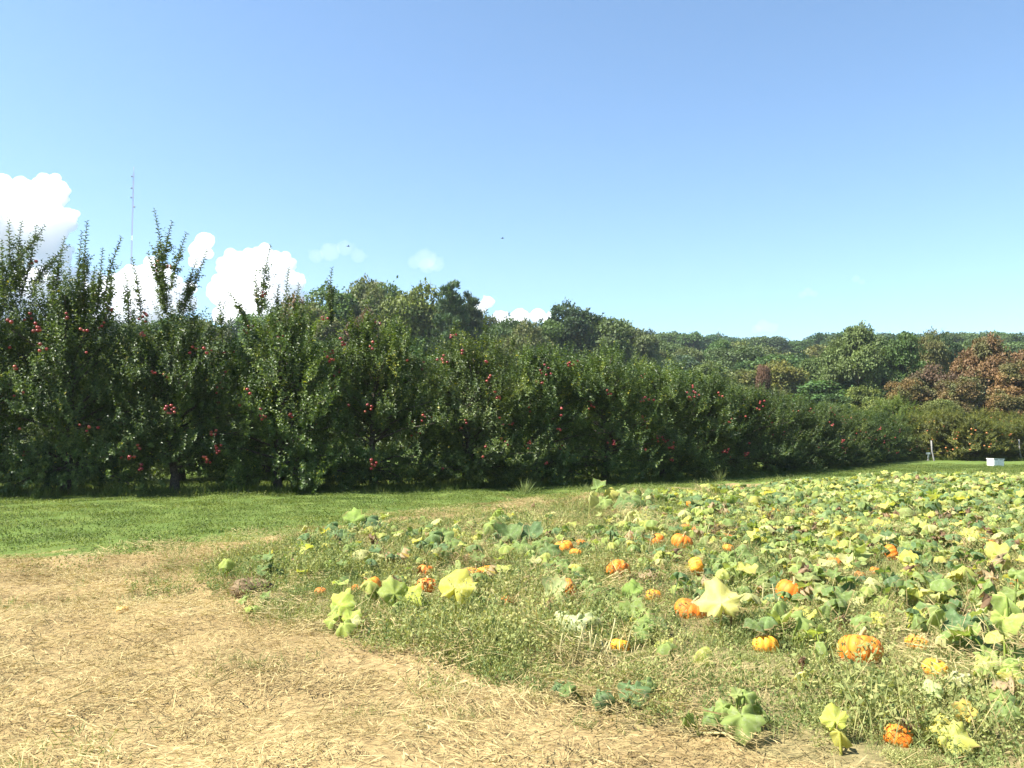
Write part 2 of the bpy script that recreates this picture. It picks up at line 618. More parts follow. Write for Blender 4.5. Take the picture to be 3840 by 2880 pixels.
def apple_meshes(seed, H=5.0, rr=1.75, K=128, per=20, nl=14):
    g = np.random.default_rng(seed)
    z = np.sort(0.36 + (H - 0.36) * g.random(K) ** 1.08)
    nlow = K // 4
    z[:nlow] = np.sort(g.uniform(0.22, 1.15, nlow)) if seed % 3 else np.sort(g.uniform(1.0, 1.7, nlow))
    if seed % 3 == 0:
        z = np.maximum(z, 0.95)
    th = np.arange(K) * 2.4 + g.normal(size=K) * 0.5
    rad_ = rr * envelope(z, H) * (0.60 + 0.52 * g.random(K)) * (1 + 0.13 * np.sin(2 * th + seed) + 0.12 * np.sin(z * 2.2 + 3 * th))
    cen = np.stack([np.cos(th) * rad_, np.sin(th) * rad_, z], 1)
    wood = MB()
    lean = g.normal(size=2) * 0.12
    tz = np.linspace(0, H * 0.9, 9)
    axis_x = lean[0] * np.sin(tz * 1.1) + 0.05 * np.sin(tz * 3)
    axis_y = lean[1] * np.sin(tz * 0.9)
    wood.tube(np.stack([axis_x, axis_y, tz], 1), np.linspace(0.115, 0.02, 9) + np.array([0.05] + [0] * 8), 8)
    Ps = []
    for i in range(K):
        z0 = max(0.62, cen[i, 2] * 0.72)
        a0 = np.array((np.interp(z0, tz, axis_x), np.interp(z0, tz, axis_y), z0))
        mid = (a0 + cen[i]) / 2 + np.array((0, 0, 0.12))
        if i % 2 == 0:
            wood.tube(np.array([a0, mid, cen[i]]), [0.035, 0.022, 0.008], 5)
        f = g.uniform(0.35, 1.08, per)
        base = a0 + (cen[i] - a0) * f[:, None] + g.normal(size=(per, 3)) * 0.13
        base[:, 2] = np.maximum(base[:, 2], 0.16 if seed % 3 else 0.7)
        out = unit(cen[i] - a0 + np.array((0, 0, 1e-3)))
        up = g.uniform(-0.1 if z[i] > 1.2 or seed % 3 == 0 else -0.55, 1.0, per)
        d = unit(out * 0.75 + np.array((0, 0, 1.0)) * up[:, None] + g.normal(size=(per, 3)) * 0.42)
        t0 = np.clip(g.normal(0.42, 0.13) + g.normal(size=per) * 0.10, 0.05, 0.9)
        Ps.append((base, d, g.uniform(0.22, 0.62, per), t0))
    base, d, ln, t0 = [np.concatenate([p[k] for p in Ps]) for k in range(4)]
    V, F, tn = leaves_np(*shoots(g, base, d, ln, nl, 0.108, t0))
    crown = mesh_np('apple_crown', V, F, None, [M['apple_leaf']], None, False, {'tint': ('FLOAT', tn)})
    return crown, wood.mesh('apple_trunk', [M['bark']], True), cen


APPLE = [apple_meshes(s, 5.0, r_) for s, r_ in ((11, 1.9), (12, 1.95), (13, 1.85), (15, 1.95), (14, 2.05))]


def leader_mesh(seed, base, tip, dense=1.0):
    """one tall upright shoot, leaves all the way up, a few spurs low down"""
    g = np.random.default_rng(seed)
    base, tip = np.array(base, float), np.array(tip, float)
    ln = np.linalg.norm(tip - base)
    d = unit(tip - base)
    side = unit(np.cross(d, (0.3, 1, 0.2)))
    t = np.linspace(0, 1, 7)
    path = base + d * (ln * t)[:, None] + side * (0.05 * ln * np.sin(t * 3.1) * g.uniform(-1, 1))[:, None]
    mb = MB()
    mb.tube(path, np.linspace(0.016, 0.004, 7), 5)
    n = int(ln / 0.030)
    tt = (np.arange(n) + 0.5) / n
    P = np.stack([np.interp(tt, t, path[:, k]) for k in range(3)], 1)
    a = np.arange(n) * 2.4
    ref = unit(np.cross(d, (0.3, 0.9, 0.1))); ref2 = np.cross(d, ref)
    rd = np.cos(a)[:, None] * ref + np.sin(a)[:, None] * ref2
    D = unit(rd + d * g.uniform(0.45, 0.8, n)[:, None] + np.array((0, 0, -0.1)))
    L = 0.125 * g.uniform(0.8, 1.15, n) * (1.1 - 0.4 * tt ** 3)
    tint = np.clip(g.normal(0.33, 0.12, n), 0.02, 0.9)
    parts = [(P, D, unit(d + np.zeros((n, 3)) + g.normal(size=(n, 3)) * 0.2), L, L * 0.30, tint)]
    ns = max(3, int(ln * 11 * dense))
    sb = base + d * (ln * g.uniform(0, 0.62, ns))[:, None]
    sd = unit(rand_unit(g, ns) * 0.8 + d * 0.7)
    parts.append(shoots(g, sb, sd, g.uniform(0.12, 0.34, ns), 8, 0.098, np.full(ns, 0.36)))
    V, F, tn = leaves_np(*[np.concatenate([p[k] for p in parts]) for k in range(6)])
    sv = np.concatenate(mb.V)
    quads = np.concatenate(mb.Q)
    V2 = np.vstack([V, sv])
    me = mesh_np('leader_shoot', V2, np.vstack([F] + [x + len(V) for x in mb.T]), quads + len(V), [M['apple_leaf'], M['bark']],
                 np.concatenate([np.zeros(len(F)), np.ones(sum(len(x) for x in mb.T) + len(quads))]), False,
                 {'tint': ('FLOAT', np.concatenate([tn, np.full(len(sv), 0.2)]))})
    return me


# ------------------------------------------------------------------ apple fruit mesh
def apple_fruit():
    mb = MB()
    nu, nv = 10, 7
    V = []
    for i in range(nv + 1):
        p = math.pi * i / nv
        r = math.sin(p) * (1 + 0.08 * math.cos(p))
        z = math.cos(p) * (0.92 - 0.25 * math.exp(-(p / 0.45) ** 2))
        for k in range(nu):
            V.append((r * math.cos(2 * math.pi * k / nu), r * math.sin(2 * math.pi * k / nu), z))
    Q = [(i * nu + k, i * nu + nu + k, i * nu + nu + (k + 1) % nu, i * nu + (k + 1) % nu) for i in range(nv) for k in range(nu)]
    mb.add(np.array(V) * 0.042, None, Q)
    return mb.mesh('apple', [M['apple']], True)


FRUIT = apple_fruit()

# ------------------------------------------------------------------ the near apple row
ROW = np.array([(-17.5, 22.6), (-14.0, 22.9), (-10.0, 23.6), (-6.0, 24.8), (-1.2, 26.4), (2.9, 28.9), (7.3, 32.6), (12.9, 39.3), (18.7, 47.3), (24.2, 55.0)])
sl = np.concatenate([[0], np.cumsum(np.hypot(*np.diff(ROW, axis=0).T))])
ORD = ['first', 'second', 'third', 'fourth', 'fifth', 'sixth', 'seventh', 'eighth', 'ninth', 'tenth', 'eleventh', 'twelfth', 'thirteenth',
       'fourteenth', 'fifteenth', 'sixteenth', 'seventeenth', 'eighteenth', 'nineteenth', 'twentieth', 'twenty-first', 'twenty-second', 'twenty-third', 'twenty-fourth']
ntree = 21
row_trees = []
for i in range(ntree):
    s_ = sl[-1] * i / (ntree - 1)
    x, y = np.interp(s_, sl, ROW[:, 0]), np.interp(s_, sl, ROW[:, 1])
    x += random.uniform(-.15, .15); y += random.uniform(-.2, .2)
    v = [0, 4, 2, 3, 4, 2, 0, 2, 4, 0, 2, 1, 4, 0, 2, 4, 0, 2, 0, 2, 4][i]
    px = 512 + FPX * x / y
    hs = np.interp(px, [-60, 30, 139, 300, 400, 500, 560, 650, 700, 790, 850, 895], [6.2, 5.7, 4.95, 4.9, 4.75, 4.45, 4.25, 4.05, 3.8, 3.1, 2.9, 2.65]) / 5.0
    hs *= random.uniform(0.96, 1.05)
    t = obj('apple_tree', None, None, (x, y, float(terrain(x, y))), (0, 0, random.uniform(0, 6.28)), (1.0 if hs > .75 else .88, 1.0 if hs > .75 else .88, hs))
    extra = ('with a tall leafy head' if i <= 1 else
             'with upright shoots against the clouds' if i <= 5 else 'below the woodland' if i < 14 else
             'small towards the grassy corner')
    tag(t, f'{ORD[i]} apple tree from the near end of the row, {extra}', 'apple tree', 'apple trees of the orchard row beyond the lawn strip')
    k_ = random.uniform(0.88, 1.12)
    k_ *= 1.05 if i < 10 else 0.9
    obj('crown', APPLE[v][0], t, color=(k_ * random.uniform(.92, 1.05), k_, k_ * random.uniform(.9, 1.1)))
    obj('trunk', APPLE[v][1], t)
    row_trees.append((t, x, y, hs, v, px))

# a second row behind, glimpsed under and between the first row's crowns
g2 = np.random.default_rng(5)
for j, s_ in enumerate(np.linspace(1.0, sl[-1] * 0.5, 9)):
    x, y = np.interp(s_, sl, ROW[:, 0]) - 1.6, np.interp(s_, sl, ROW[:, 1]) + 6.2
    v = (j + 2) % len(APPLE)
    t = obj('apple_tree', None, None, (x, y, float(terrain(x, y))), (0, 0, random.uniform(0, 6.28)), 0.92)
    tag(t, f'{ORD[j]} apple tree of the second row, glimpsed through gaps in the front row', 'apple tree', 'apple trees of the second orchard row')
    obj('crown', APPLE[v][0], t)
    obj('trunk', APPLE[v][1], t)

# tall upright shoots rising out of the crowns (tip, foot) in photo pixels of the 2212-wide view
LEAD = [((20, 472), (30, 610), 1.6), ((48, 474), (42, 600), 2.0), ((78, 488), (50, 620), 1.6), ((97, 487), (52, 545), 1.2), ((5, 520), (10, 640), 1.5),
        ((140, 512), (118, 640), 1.4), ((150, 530), (85, 600), 2.0), ((188, 478), (182, 650), 1.3), ((178, 500), (172, 650), 1.5),
        ((222, 537), (212, 655), 1.0), ((263, 512), (228, 640), 1.3), ((285, 558), (302, 670), 0.8), ((270, 588), (276, 680), 1.2),
        ((333, 452), (352, 650), 2.6), ((372, 478), (352, 575), 1.2), ((403, 503), (372, 610), 1.4), ((447, 540), (395, 660), 2.0),
        ((425, 560), (400, 660), 1.6), ((345, 545), (358, 660), 2.4), ((320, 545), (350, 610), 1.0),
        ((585, 530), (567, 660), 1.8), ((550, 590), (560, 665), 1.6), ((624, 578), (620, 705), 1.0), ((646, 612), (640, 695), 0.8),
        ((602, 615), (600, 690), 0.9), ((718, 578), (714, 690), 1.6), ((706, 602), (712, 690), 1.2), ((495, 632), (530, 690), 1.4),
        ((475, 650), (480, 720), 1.0), ((415, 660), (420, 720), 1.0), ((118, 560), (112, 660), 1.2), ((205, 575), (200, 660), 1.4),
        ((240, 590), (230, 670), 1.2), ((798, 640), (797, 720), 1.0), ((880, 690), (878, 745), 1.0), ((760, 668), (762, 735), 1.0),
        ((980, 690), (975, 750), 0.9), ((1052, 668), (1050, 740), 1.0), ((1110, 705), (1105, 765), 0.9), ((668, 655), (668, 720), 0.9)]
for k, (tp, ft, dn) in enumerate(LEAD):
    pxx = ft[0] * 1024 / 2212
    t, x, y, hs, v, px = min(row_trees, key=lambda r: abs(r[5] - pxx))
    f = 3840 / 2212
    dep = y - random.uniform(-0.2, 0.6)
    a_, b_ = pix_at(ft[0] * f, ft[1] * f, dep), pix_at(tp[0] * f, tp[1] * f, dep)
    a_ = a_ - unit(b_ - a_) * 0.25
    o = obj('leader_shoot', leader_mesh(100 + k, (0, 0, 0), b_ - a_, dn), t)
    o.matrix_parent_inverse = Matrix.LocRotScale(t.location, t.rotation_euler, t.scale).inverted()
    o.location = a_

# apples: clusters on the crowns, more on the side that faces the lawn
REDS = [(0.25, 0.018, 0.024), (0.31, 0.032, 0.03), (0.19, 0.014, 0.024), (0.36, 0.07, 0.045)]


def hang(t, pts, kk):
    inv = Matrix.LocRotScale(t.location, t.rotation_euler, t.scale).inverted()
    for p in pts:
        o = obj('apple', FRUIT, t, tuple(p), (random.uniform(-.4, .4), random.uniform(-.4, .4), random.uniform(0, 6)), random.uniform(0.8, 1.1) * kk, random.choice(REDS))
        o.matrix_parent_inverse = inv


for i, (t, x, y, hs, v, px) in enumerate(row_trees):
    nc = 11 if 1 < i < 18 else 7
    pts = []
    for c_ in range(nc):
        z = random.uniform(0.7, 4.7) * hs
        th = math.atan2(-y, -x) + random.gauss(0, 0.8)
        er = 1.98 * envelope(z / hs, 5.0) * random.uniform(0.80, 1.0)
        cx, cy_, cz = x + er * math.cos(th), y + er * math.sin(th), z
        for _ in range(random.choice([1, 1, 2, 3, 3, 5, 6])):
            pts.append((cx + random.gauss(0, .075), cy_ + random.gauss(0, .06), cz + random.gauss(0, .075)))
    hang(t, pts, 1.0 if i < 12 else 0.95)
# the bunches one can make out in the photograph (2212-wide pixels, how many)
for (X, Y, n_) in [(315, 678, 9), (85, 708, 6), (370, 578, 6), (345, 572, 4), (308, 722, 6), (540, 708, 7), (568, 640, 7), (90, 752, 3), (540, 850, 2), (745, 742, 4),
                   (712, 776, 4), (450, 762, 2), (700, 690, 3), (815, 703, 4), (1180, 800, 5), (1236, 785, 7), (958, 775, 6), (980, 725, 4), (803, 1005, 6), (1047, 975, 2), (65, 570, 3),
                   (365, 890, 4), (283, 985, 4), (1490, 858, 4), (1380, 905, 4), (20, 690, 2), (1050, 780, 2), (1170, 830, 3)]:
    pxx = X * 1024 / 2212
    t, x, y, hs, v, px = min(row_trees, key=lambda r: abs(r[5] - pxx))
    f = 3840 / 2212
    zz = pix_at(X * f, Y * f, y)[2]
    dep = y - 2.0 * float(envelope(max(zz, .4) / hs, 5.0)) * 1.0 if zz < 4.6 * hs else y - 0.15
    c_ = pix_at(X * f, Y * f, dep)
    hang(t, [c_ + rng.normal(size=3) * np.array((0.085, 0.05, 0.085)) for _ in range(n_)], 1.12)


# ------------------------------------------------------------------ woodland
def wood_crown(seed, kind='round'):
    g = np.random.default_rng(seed)
    H = 14.0
    P, N, Sz, Tn, D = [], [], [], [], []
    if kind in ('round', 'oval', 'wide'):
        rx = {'round': 4.4, 'oval': 3.3, 'wide': 5.6}[kind]
        nlobe = {'round': 46, 'oval': 44, 'wide': 56}[kind]
        zc, rz = (8.6, 5.0) if kind != 'oval' else (8.0, 5.7)
        dirs = rand_unit(g, nlobe)
        dirs[:, 2] = np.abs(dirs[:, 2]) * 1.05 - 0.5 * (g.random(nlobe) < 0.45)
        dirs = unit(dirs)
        f = g.uniform(0.55, 0.92, nlobe)
        C = dirs * f[:, None] * np.array((rx, rx, rz)) + np.array((0, 0, zc))
        lr = g.uniform(0.85, 1.65, nlobe) * (rx / 4.4) ** 0.6
        for k in range(nlobe):
            n = int(330 * lr[k] ** 1.6)
            d = rand_unit(g, n)
            d[:, 2] = np.where(d[:, 2] < -0.35, -d[:, 2], d[:, 2])
            r = lr[k] * (1 + 0.16 * g.normal(size=n)) * (1 + 0.18 * np.sin(d[:, 0] * 5 + k) * np.cos(d[:, 1] * 5))
            P.append(C[k] + d * r[:, None] * np.array((1, 1, 0.8)))
            N.append(unit(d + np.array((0, 0, 0.5)) + g.normal(size=(n, 3)) * 0.55))
            D.append(unit(rand_unit(g, n) + d * 0.5 + np.array((0, 0, -0.2))))
            Sz.append(g.uniform(0.20, 0.44, n))
            Tn.append(np.clip(g.normal(0.45, 0.18) + g.normal(size=n) * 0.2, 0, 1))
        W = 0.36
    elif kind == 'pine':
        for k in range(90):
            z = 3.0 + 11.0 * g.random() ** 0.8
            L = (1 - (z - 3) / 11.6) * 3.6 + 0.5
            th = k * 2.4
            n = int(60 + 75 * L)
            t_ = g.uniform(0.15, 1, n)
            p = np.stack([np.cos(th) * L * t_, np.sin(th) * L * t_, z + 0.18 * L * t_ ** 2 + 0 * t_], 1) + g.normal(size=(n, 3)) * np.array((.25, .25, .14)) * (1.1 - 0.4 * t_)[:, None]
            P.append(p)
            D.append(unit(np.array((np.cos(th) * .6, np.sin(th) * .6, 0.7)) + g.normal(size=(n, 3)) * 0.5))
            N.append(rand_unit(g, n))
            Sz.append(g.uniform(0.35, 0.6, n))
            Tn.append(np.clip(g.normal(0.45, 0.15) + g.normal(size=n) * 0.15, 0, 1))
        W = 0.13
    else:   # bushy edge tree, foliage to the ground
        for k in range(60):
            z = 0.6 + 12.6 * g.random() ** 0.85
            e = 4.0 * np.interp(z, [0, 3, 8, 12, 14], [0.85, 1.0, 0.95, 0.6, 0.2]) * g.uniform(0.5, 1.0)
            th = k * 2.4 + g.normal() * 0.4
            lr = g.uniform(0.8, 1.5)
            n = int(270 * lr ** 1.6)
            d = rand_unit(g, n)
            d[:, 2] = np.where(d[:, 2] < -0.3, -d[:, 2], d[:, 2])
            r = lr * (1 + 0.2 * g.normal(size=n))
            P.append(np.array((np.cos(th) * e, np.sin(th) * e, z)) + d * r[:, None] * np.array((1, 1, 0.75)))
            N.append(unit(d + np.array((0, 0, 0.5)) + g.normal(size=(n, 3)) * 0.6))
            D.append(unit(rand_unit(g, n) + d * 0.4))
            Sz.append(g.uniform(0.2, 0.42, n))
            Tn.append(np.clip(g.normal(0.45, 0.2) + g.normal(size=n) * 0.2, 0, 1))
        W = 0.36
    P, N, D, Sz, Tn = [np.concatenate(a) for a in (P, N, D, Sz, Tn)]
    V, F, tn = leaves_np(P, D, N, Sz, Sz * W, Tn, True)
    return mesh_np('woodland_crown', V, F, None, [M['wood_leaf']], None, False, {'tint': ('FLOAT', tn)})


def wood_trunk(seed):
    g = np.random.default_rng(seed)
    mb = MB()
    z = np.linspace(0, 11.5, 8)
    px = np.stack([0.3 * np.sin(z * 0.5 + seed), 0.25 * np.cos(z * 0.6 + seed) - 0.25 * math.cos(seed), z], 1)
    mb.tube(px, np.linspace(0.30, 0.04, 8) + np.array([0.12] + [0] * 7), 8)
    for k in range(9):
        z0 = 3.2 + k * 0.8
        a0 = np.array([np.interp(z0, z, px[:, 0]), np.interp(z0, z, px[:, 1]), z0])
        th = k * 2.4 + seed
        e = a0 + np.array((math.cos(th) * 2.9, math.sin(th) * 2.9, 1.9)) * g.uniform(0.8, 1.1)
        mb.tube(np.array([a0, (a0 + e) / 2 + (0, 0, -0.2), e]), [0.12, 0.075, 0.025], 6)
    return mb.mesh('woodland_trunk', [M['bark']], True)


WC = {'round': [wood_crown(21), wood_crown(22)], 'oval': [wood_crown(23, 'oval')], 'wide': [wood_crown(24, 'wide')], 'pine': [wood_crown(25, 'pine')], 'bushy': [wood_crown(26, 'bushy'), wood_crown(27, 'bushy')]}
CW = {'round': 9.8, 'oval': 7.6, 'wide': 12.4, 'pine': 7.6, 'bushy': 8.8}
WT = [wood_trunk(1), wood_trunk(2)]
COLS = {'mid': (0.080, 0.130, 0.036), 'dark': (0.042, 0.075, 0.034), 'yellow': (0.185, 0.195, 0.040), 'olive': (0.130, 0.150, 0.045), 'pale': (0.120, 0.170, 0.058),
        'rust': (0.185, 0.113, 0.048), 'maroon': (0.135, 0.082, 0.050), 'orange': (0.205, 0.138, 0.052), 'blue': (0.060, 0.100, 0.050)}


def wood_tree(x1024, ytop, dist, wpx, kind, colr, label, group=None, name='woodland_tree', cj=0.12):
    """tree whose top shows at (x1024, ytop) of the 1024-wide view, dist metres off, wpx wide"""
    p = pix_at(x1024 * 3.75, ytop * 3.75, dist)
    zg = float(terrain(p[0], p[1]))
    H = p[2] - zg
    wid = wpx * dist / FPX
    s_z, s_w = H / 14.0, wid / CW[kind]
    t = obj(name, None, None, (p[0], p[1], zg - 0.15), (0, 0, random.uniform(0, 6.28)), (s_w, s_w, s_z))
    tag(t, label, 'tree', group)
    cc = COLS[colr]
    j = [random.uniform(1 - cj, 1 + cj) for _ in range(3)]
    k = random.uniform(0.88, 1.14)
    obj('crown', random.choice(WC[kind]), t, color=tuple(c * a * k for c, a in zip(cc, j)))
    obj('trunk', random.choice(WT), t)
    return t


HERO = [
    (571, 300, 128, 46, 'round', 'dark', 'tall dark rounded tree standing proud of the skyline above the apple row'),
    (583, 304, 130, 20, 'oval', 'dark', 'small dark tree head pressed against the tall dark skyline tree'),
    (604, 311, 125, 36, 'oval', 'mid', 'pointed green tree stepping down beside the tall dark skyline tree'),
    (631, 321, 135, 36, 'round', 'pale', 'round pale green tree where the skyline starts to level out'),
    (340, 287, 112, 62, 'round', 'mid', 'green tree on the near shoulder of the wooded hump'),
    (368, 281, 114, 54, 'wide', 'olive', 'olive green tree at the crest of the wooded hump'),
    (392, 281, 112, 44, 'round', 'mid', 'middle green tree on the crest of the wooded hump'),
    (414, 283, 108, 50, 'round', 'yellow', 'yellow-green tree on the crest of the wooded hump'),
    (301, 297, 118, 40, 'round', 'rust', 'rusty tinged tree showing behind the upright apple shoots'),
    (320, 300, 108, 50, 'round', 'olive', 'olive tree below the shoulder of the wooded hump'),
    (451, 285, 104, 50, 'pine', 'blue', 'feathery pine at the end of the wooded hump'),
    (470, 296, 108, 40, 'pine', 'blue', 'lower feathery pine stepping down from the wooded hump'),
    (362, 308, 98, 26, 'round', 'maroon', 'small reddish brown tree in front of the wooded hump'),
    (856, 327, 96, 74, 'wide', 'pale', 'broad pale green tree with a domed top near the right skyline'),
    (900, 330, 94, 54, 'bushy', 'mid', 'green tree between the domed pale tree and the rusty trees'),
    (928, 329, 104, 44, 'round', 'olive', 'olive skyline tree behind the maroon tree'),
    (944, 331, 112, 34, 'round', 'dark', 'dark little tree head just above the olive skyline trees'),
    (985, 338, 80, 70, 'wide', 'rust', 'big rusty brown tree at the edge of the woodland'),
    (930, 362, 79, 58, 'round', 'maroon', 'maroon tree beside the big rusty brown tree'),
    (905, 376, 77, 46, 'bushy', 'rust', 'brown tree at the foot of the maroon tree'),
    (960, 374, 75, 56, 'bushy', 'orange', 'orange brown tree in front of the big rusty tree'),
    (1018, 360, 76, 60, 'bushy', 'orange', 'orange brown tree cut by the picture edge'),
    (1030, 345, 84, 60, 'round', 'rust', 'rusty tree behind the orange tree at the picture edge'),
    (502, 316, 122, 34, 'round', 'mid', 'rounded green tree under the low white cloud'),
    (526, 320, 118, 34, 'round', 'olive', 'olive tree in the treeline dip under the low cloud'),
    (548, 314, 124, 32, 'oval', 'mid', 'green tree closing up to the tall dark skyline tree'),
    (763, 364, 92, 22, 'bushy', 'maroon', 'small dark red tree in the green middle of the woodland'),
    (862, 384, 78, 44, 'bushy', 'yellow', 'yellow-green vine covered tree below the domed pale tree'),
    (835, 392, 76, 40, 'bushy', 'mid', 'green shrubby tree behind the far end of the apple row'),
    (884, 398, 72, 40, 'bushy', 'olive', 'olive shrubby tree between apple row and brown tree'),
    (1000, 392, 74, 46, 'bushy', 'rust', 'low brown tree behind the low orchard trees'),
    (940, 398, 73, 44, 'bushy', 'olive', 'low olive tree behind the low orchard trees'),
]
for h in HERO:
    h = list(h)
    if h[0] < 660:
        h[3] *= 1.75 if h[4] != 'pine' else 1.35
    wood_tree(*h[:6], h[6])
SKX = [-60, 60, 199, 278, 333, 420, 470, 490, 530, 571, 610, 640, 660, 722, 764, 787, 829, 856, 960, 1090]
SKY_ = [312, 312, 304, 300, 290, 288, 300, 314, 318, 312, 318, 326, 331, 336, 333, 338, 334, 331, 333, 333]
LAY = [(270, 0, 640, 1090, 13, 34, ['blue', 'dark', 'mid', 'mid']), (165, 8, 470, 1090, 24, 40, ['mid', 'olive', 'dark', 'pale', 'olive']), (150, 12, -40, 1080, 26, 44, ['mid', 'olive', 'dark', 'pale', 'blue']),
       (118, 26, -40, 960, 34, 46, ['mid', 'pale', 'olive', 'yellow', 'dark']), (98, 44, -40, 900, 40, 54, ['mid', 'olive', 'pale', 'yellow', 'mid'])]
GL = ['tree on the farthest wooded ridge', 'tree on the rising wooded slope', 'tree in the body of the woodland', 'tree in the front half of the woodland', 'tree along the woodland edge']
for li, (dist, dy, x0, x1, step, wp, cs) in enumerate(LAY):
    x = x0 + random.uniform(0, step)
    while x < x1:
        yt = np.interp(x, SKX, SKY_) + dy + (random.uniform(-4, 8) if li < 2 else random.uniform(-7, 16)) * (1 if li else 0.5)
        dd = dist * random.uniform(0.95, 1.06)
        kind = random.choice(['round', 'round', 'wide', 'oval', 'bushy'] if li > 0 else ['bushy', 'bushy', 'wide'])
        if li == 3 and 430 < x < 520:
            kind = 'pine'
        cn = random.choice(cs)
        cw = {'mid': 'mid green', 'olive': 'olive green', 'dark': 'dark green', 'pale': 'pale green', 'blue': 'bluish green', 'yellow': 'yellow-green'}[cn]
        where = 'behind the upright apple shoots' if x < 250 else 'by the wooded hump' if x < 480 else 'by the tall dark skyline tree' if x < 650 else 'by the small dark red tree' if x < 810 else 'by the domed pale tree' if x < 890 else 'by the rusty trees'
        wood_tree(x, yt, dd, wp * random.uniform(1.25, 1.8), kind, cn, cw + ' ' + GL[li] + ' ' + where, 'woodland trees: ' + GL[li])
        x += step * random.uniform(0.8, 1.25)

# ------------------------------------------------------------------ low brownish orchard by the corner
low = [(895, 400, 60, 1.0), (925, 414, 57, 1.1), (950, 414, 55, 1.1), (975, 418, 54, 1.0), (1000, 424, 57, 1.0), (1022, 422, 55, 1.05), (912, 410, 66, 1.1), (940, 408, 68, 1.1), (985, 412, 66, 1.1), (1010, 415, 68, 1.0), (1040, 415, 62, 1.1)]
LOWL = ['beside the far end of the apple row', 'with the white marker sign at its foot', 'next to the leaning pale post', 'with orange fruit in front of the rusty tree', 'behind the white box',
        'at the picture edge beside the white box', 'second rank, behind the marker sign', 'second rank, behind the leaning post', 'second rank, below the big rusty tree', 'second rank, above the white box', 'second rank at the picture edge']
for i, (x1, yt, dist, ww) in enumerate(low):
    p = pix_at(x1 * 3.75, yt * 3.75, dist)
    zg = float(terrain(p[0], p[1]))
    hs = (p[2] - zg) / 5.0
    t = obj('orchard_tree', None, None, (p[0], p[1], zg), (0, 0, random.uniform(0, 6.28)), (ww * 0.95, ww * 0.95, hs))
    tag(t, f'low brownish green fruit tree {LOWL[i]}', 'fruit tree', 'low fruit trees in the far corner')
    green = i in (0,)
    obj('crown', APPLE[i % 5][0], t, color=(1.4, 1.35, 0.9) if green else (1.55 * random.uniform(.85, 1.1), 1.12, 0.95))
    obj('trunk', APPLE[i % 5][1], t)
    inv = Matrix.LocRotScale(t.location, t.rotation_euler, t.scale).inverted()
    for _ in range(0 if green else 16):
        z = random.uniform(0.5, 2.6) * hs / .6
        th = math.atan2(-p[1], -p[0]) + random.gauss(0, 0.8)
        er = 1.75 * float(envelope(z / hs, 5.0)) * random.uniform(0.85, 1.03)
        o = obj('fruit', FRUIT, t, (p[0] + er * math.cos(th), p[1] + er * math.sin(th), z + zg), None, 1.4, (0.50, 0.17, 0.05))
        o.matrix_parent_inverse = inv

# ------------------------------------------------------------------ pumpkin leaves
def blade(g, kind, Rb, na=18):
    """leaf blade round its stalk end: local x to the tip, y sideways, z up; returns V, T, vein factor"""
    a = -math.pi + 2 * math.pi * (np.arange(na) + 0.5) / na
    lob = 1 + 0.10 * np.cos(5 * a) + 0.05 * g.normal(size=na)
    prof = (0.78 + 0.22 * np.cos(a)) * lob * (1 - 0.72 * np.exp(-((math.pi - np.abs(a)) / 0.30) ** 2))
    V = [(0, 0, 0)]
    vein = [1.0]
    jag = np.where(np.arange(na) % 2 == 0, 1.07, 0.95)
    ph = g.uniform(0, 6.28)
    for rho in (0.38, 0.74, 1.0):
        rr = Rb * prof * rho * (jag if rho == 1.0 else 1.0)
        x, y = rr * np.cos(a), rr * np.sin(a)
        z = Rb * rho * (0.10 * np.cos(5 * a) + 0.15 * rho * np.sin(3 * a + ph) + 0.06 * rho * g.normal(size=na)) - 0.22 * Rb * rho ** 4
        if kind == 'cup':
            z = z + 0.34 * Rb * rho ** 2
        elif kind == 'umb':
            z = z - 0.36 * Rb * rho ** 2
        elif kind == 'wing':
            z = z + 0.75 * np.abs(y) * rho
        elif kind == 'limp':
            z = z - 0.95 * np.abs(y) ** 1.15 / Rb ** 0.15 - 0.35 * np.maximum(x, 0) * rho
            y = y * 0.62
        elif kind == 'dry':
            z = z + 0.30 * Rb * g.normal(size=na) * rho - 0.5 * np.abs(y)
            y = y * 0.55
            x = x * 0.75
        V += list(zip(x, y, z))
        vein += list((0.5 * (1 + np.cos(5 * a))) ** 2 * (0.95 if rho < 1 else 0.6))
    T = []
    for k in range(na):
        k2 = (k + 1) % na
        if k == na - 1:
            continue        # the notch stays open
        T.append((0, 1 + k, 1 + k2))
        for r0 in (1, 1 + na):
            T += [(r0 + k, r0 + na + k, r0 + na + k2), (r0 + k, r0 + na + k2, r0 + k2)]
    return np.array(V), np.array(T), np.array(vein)


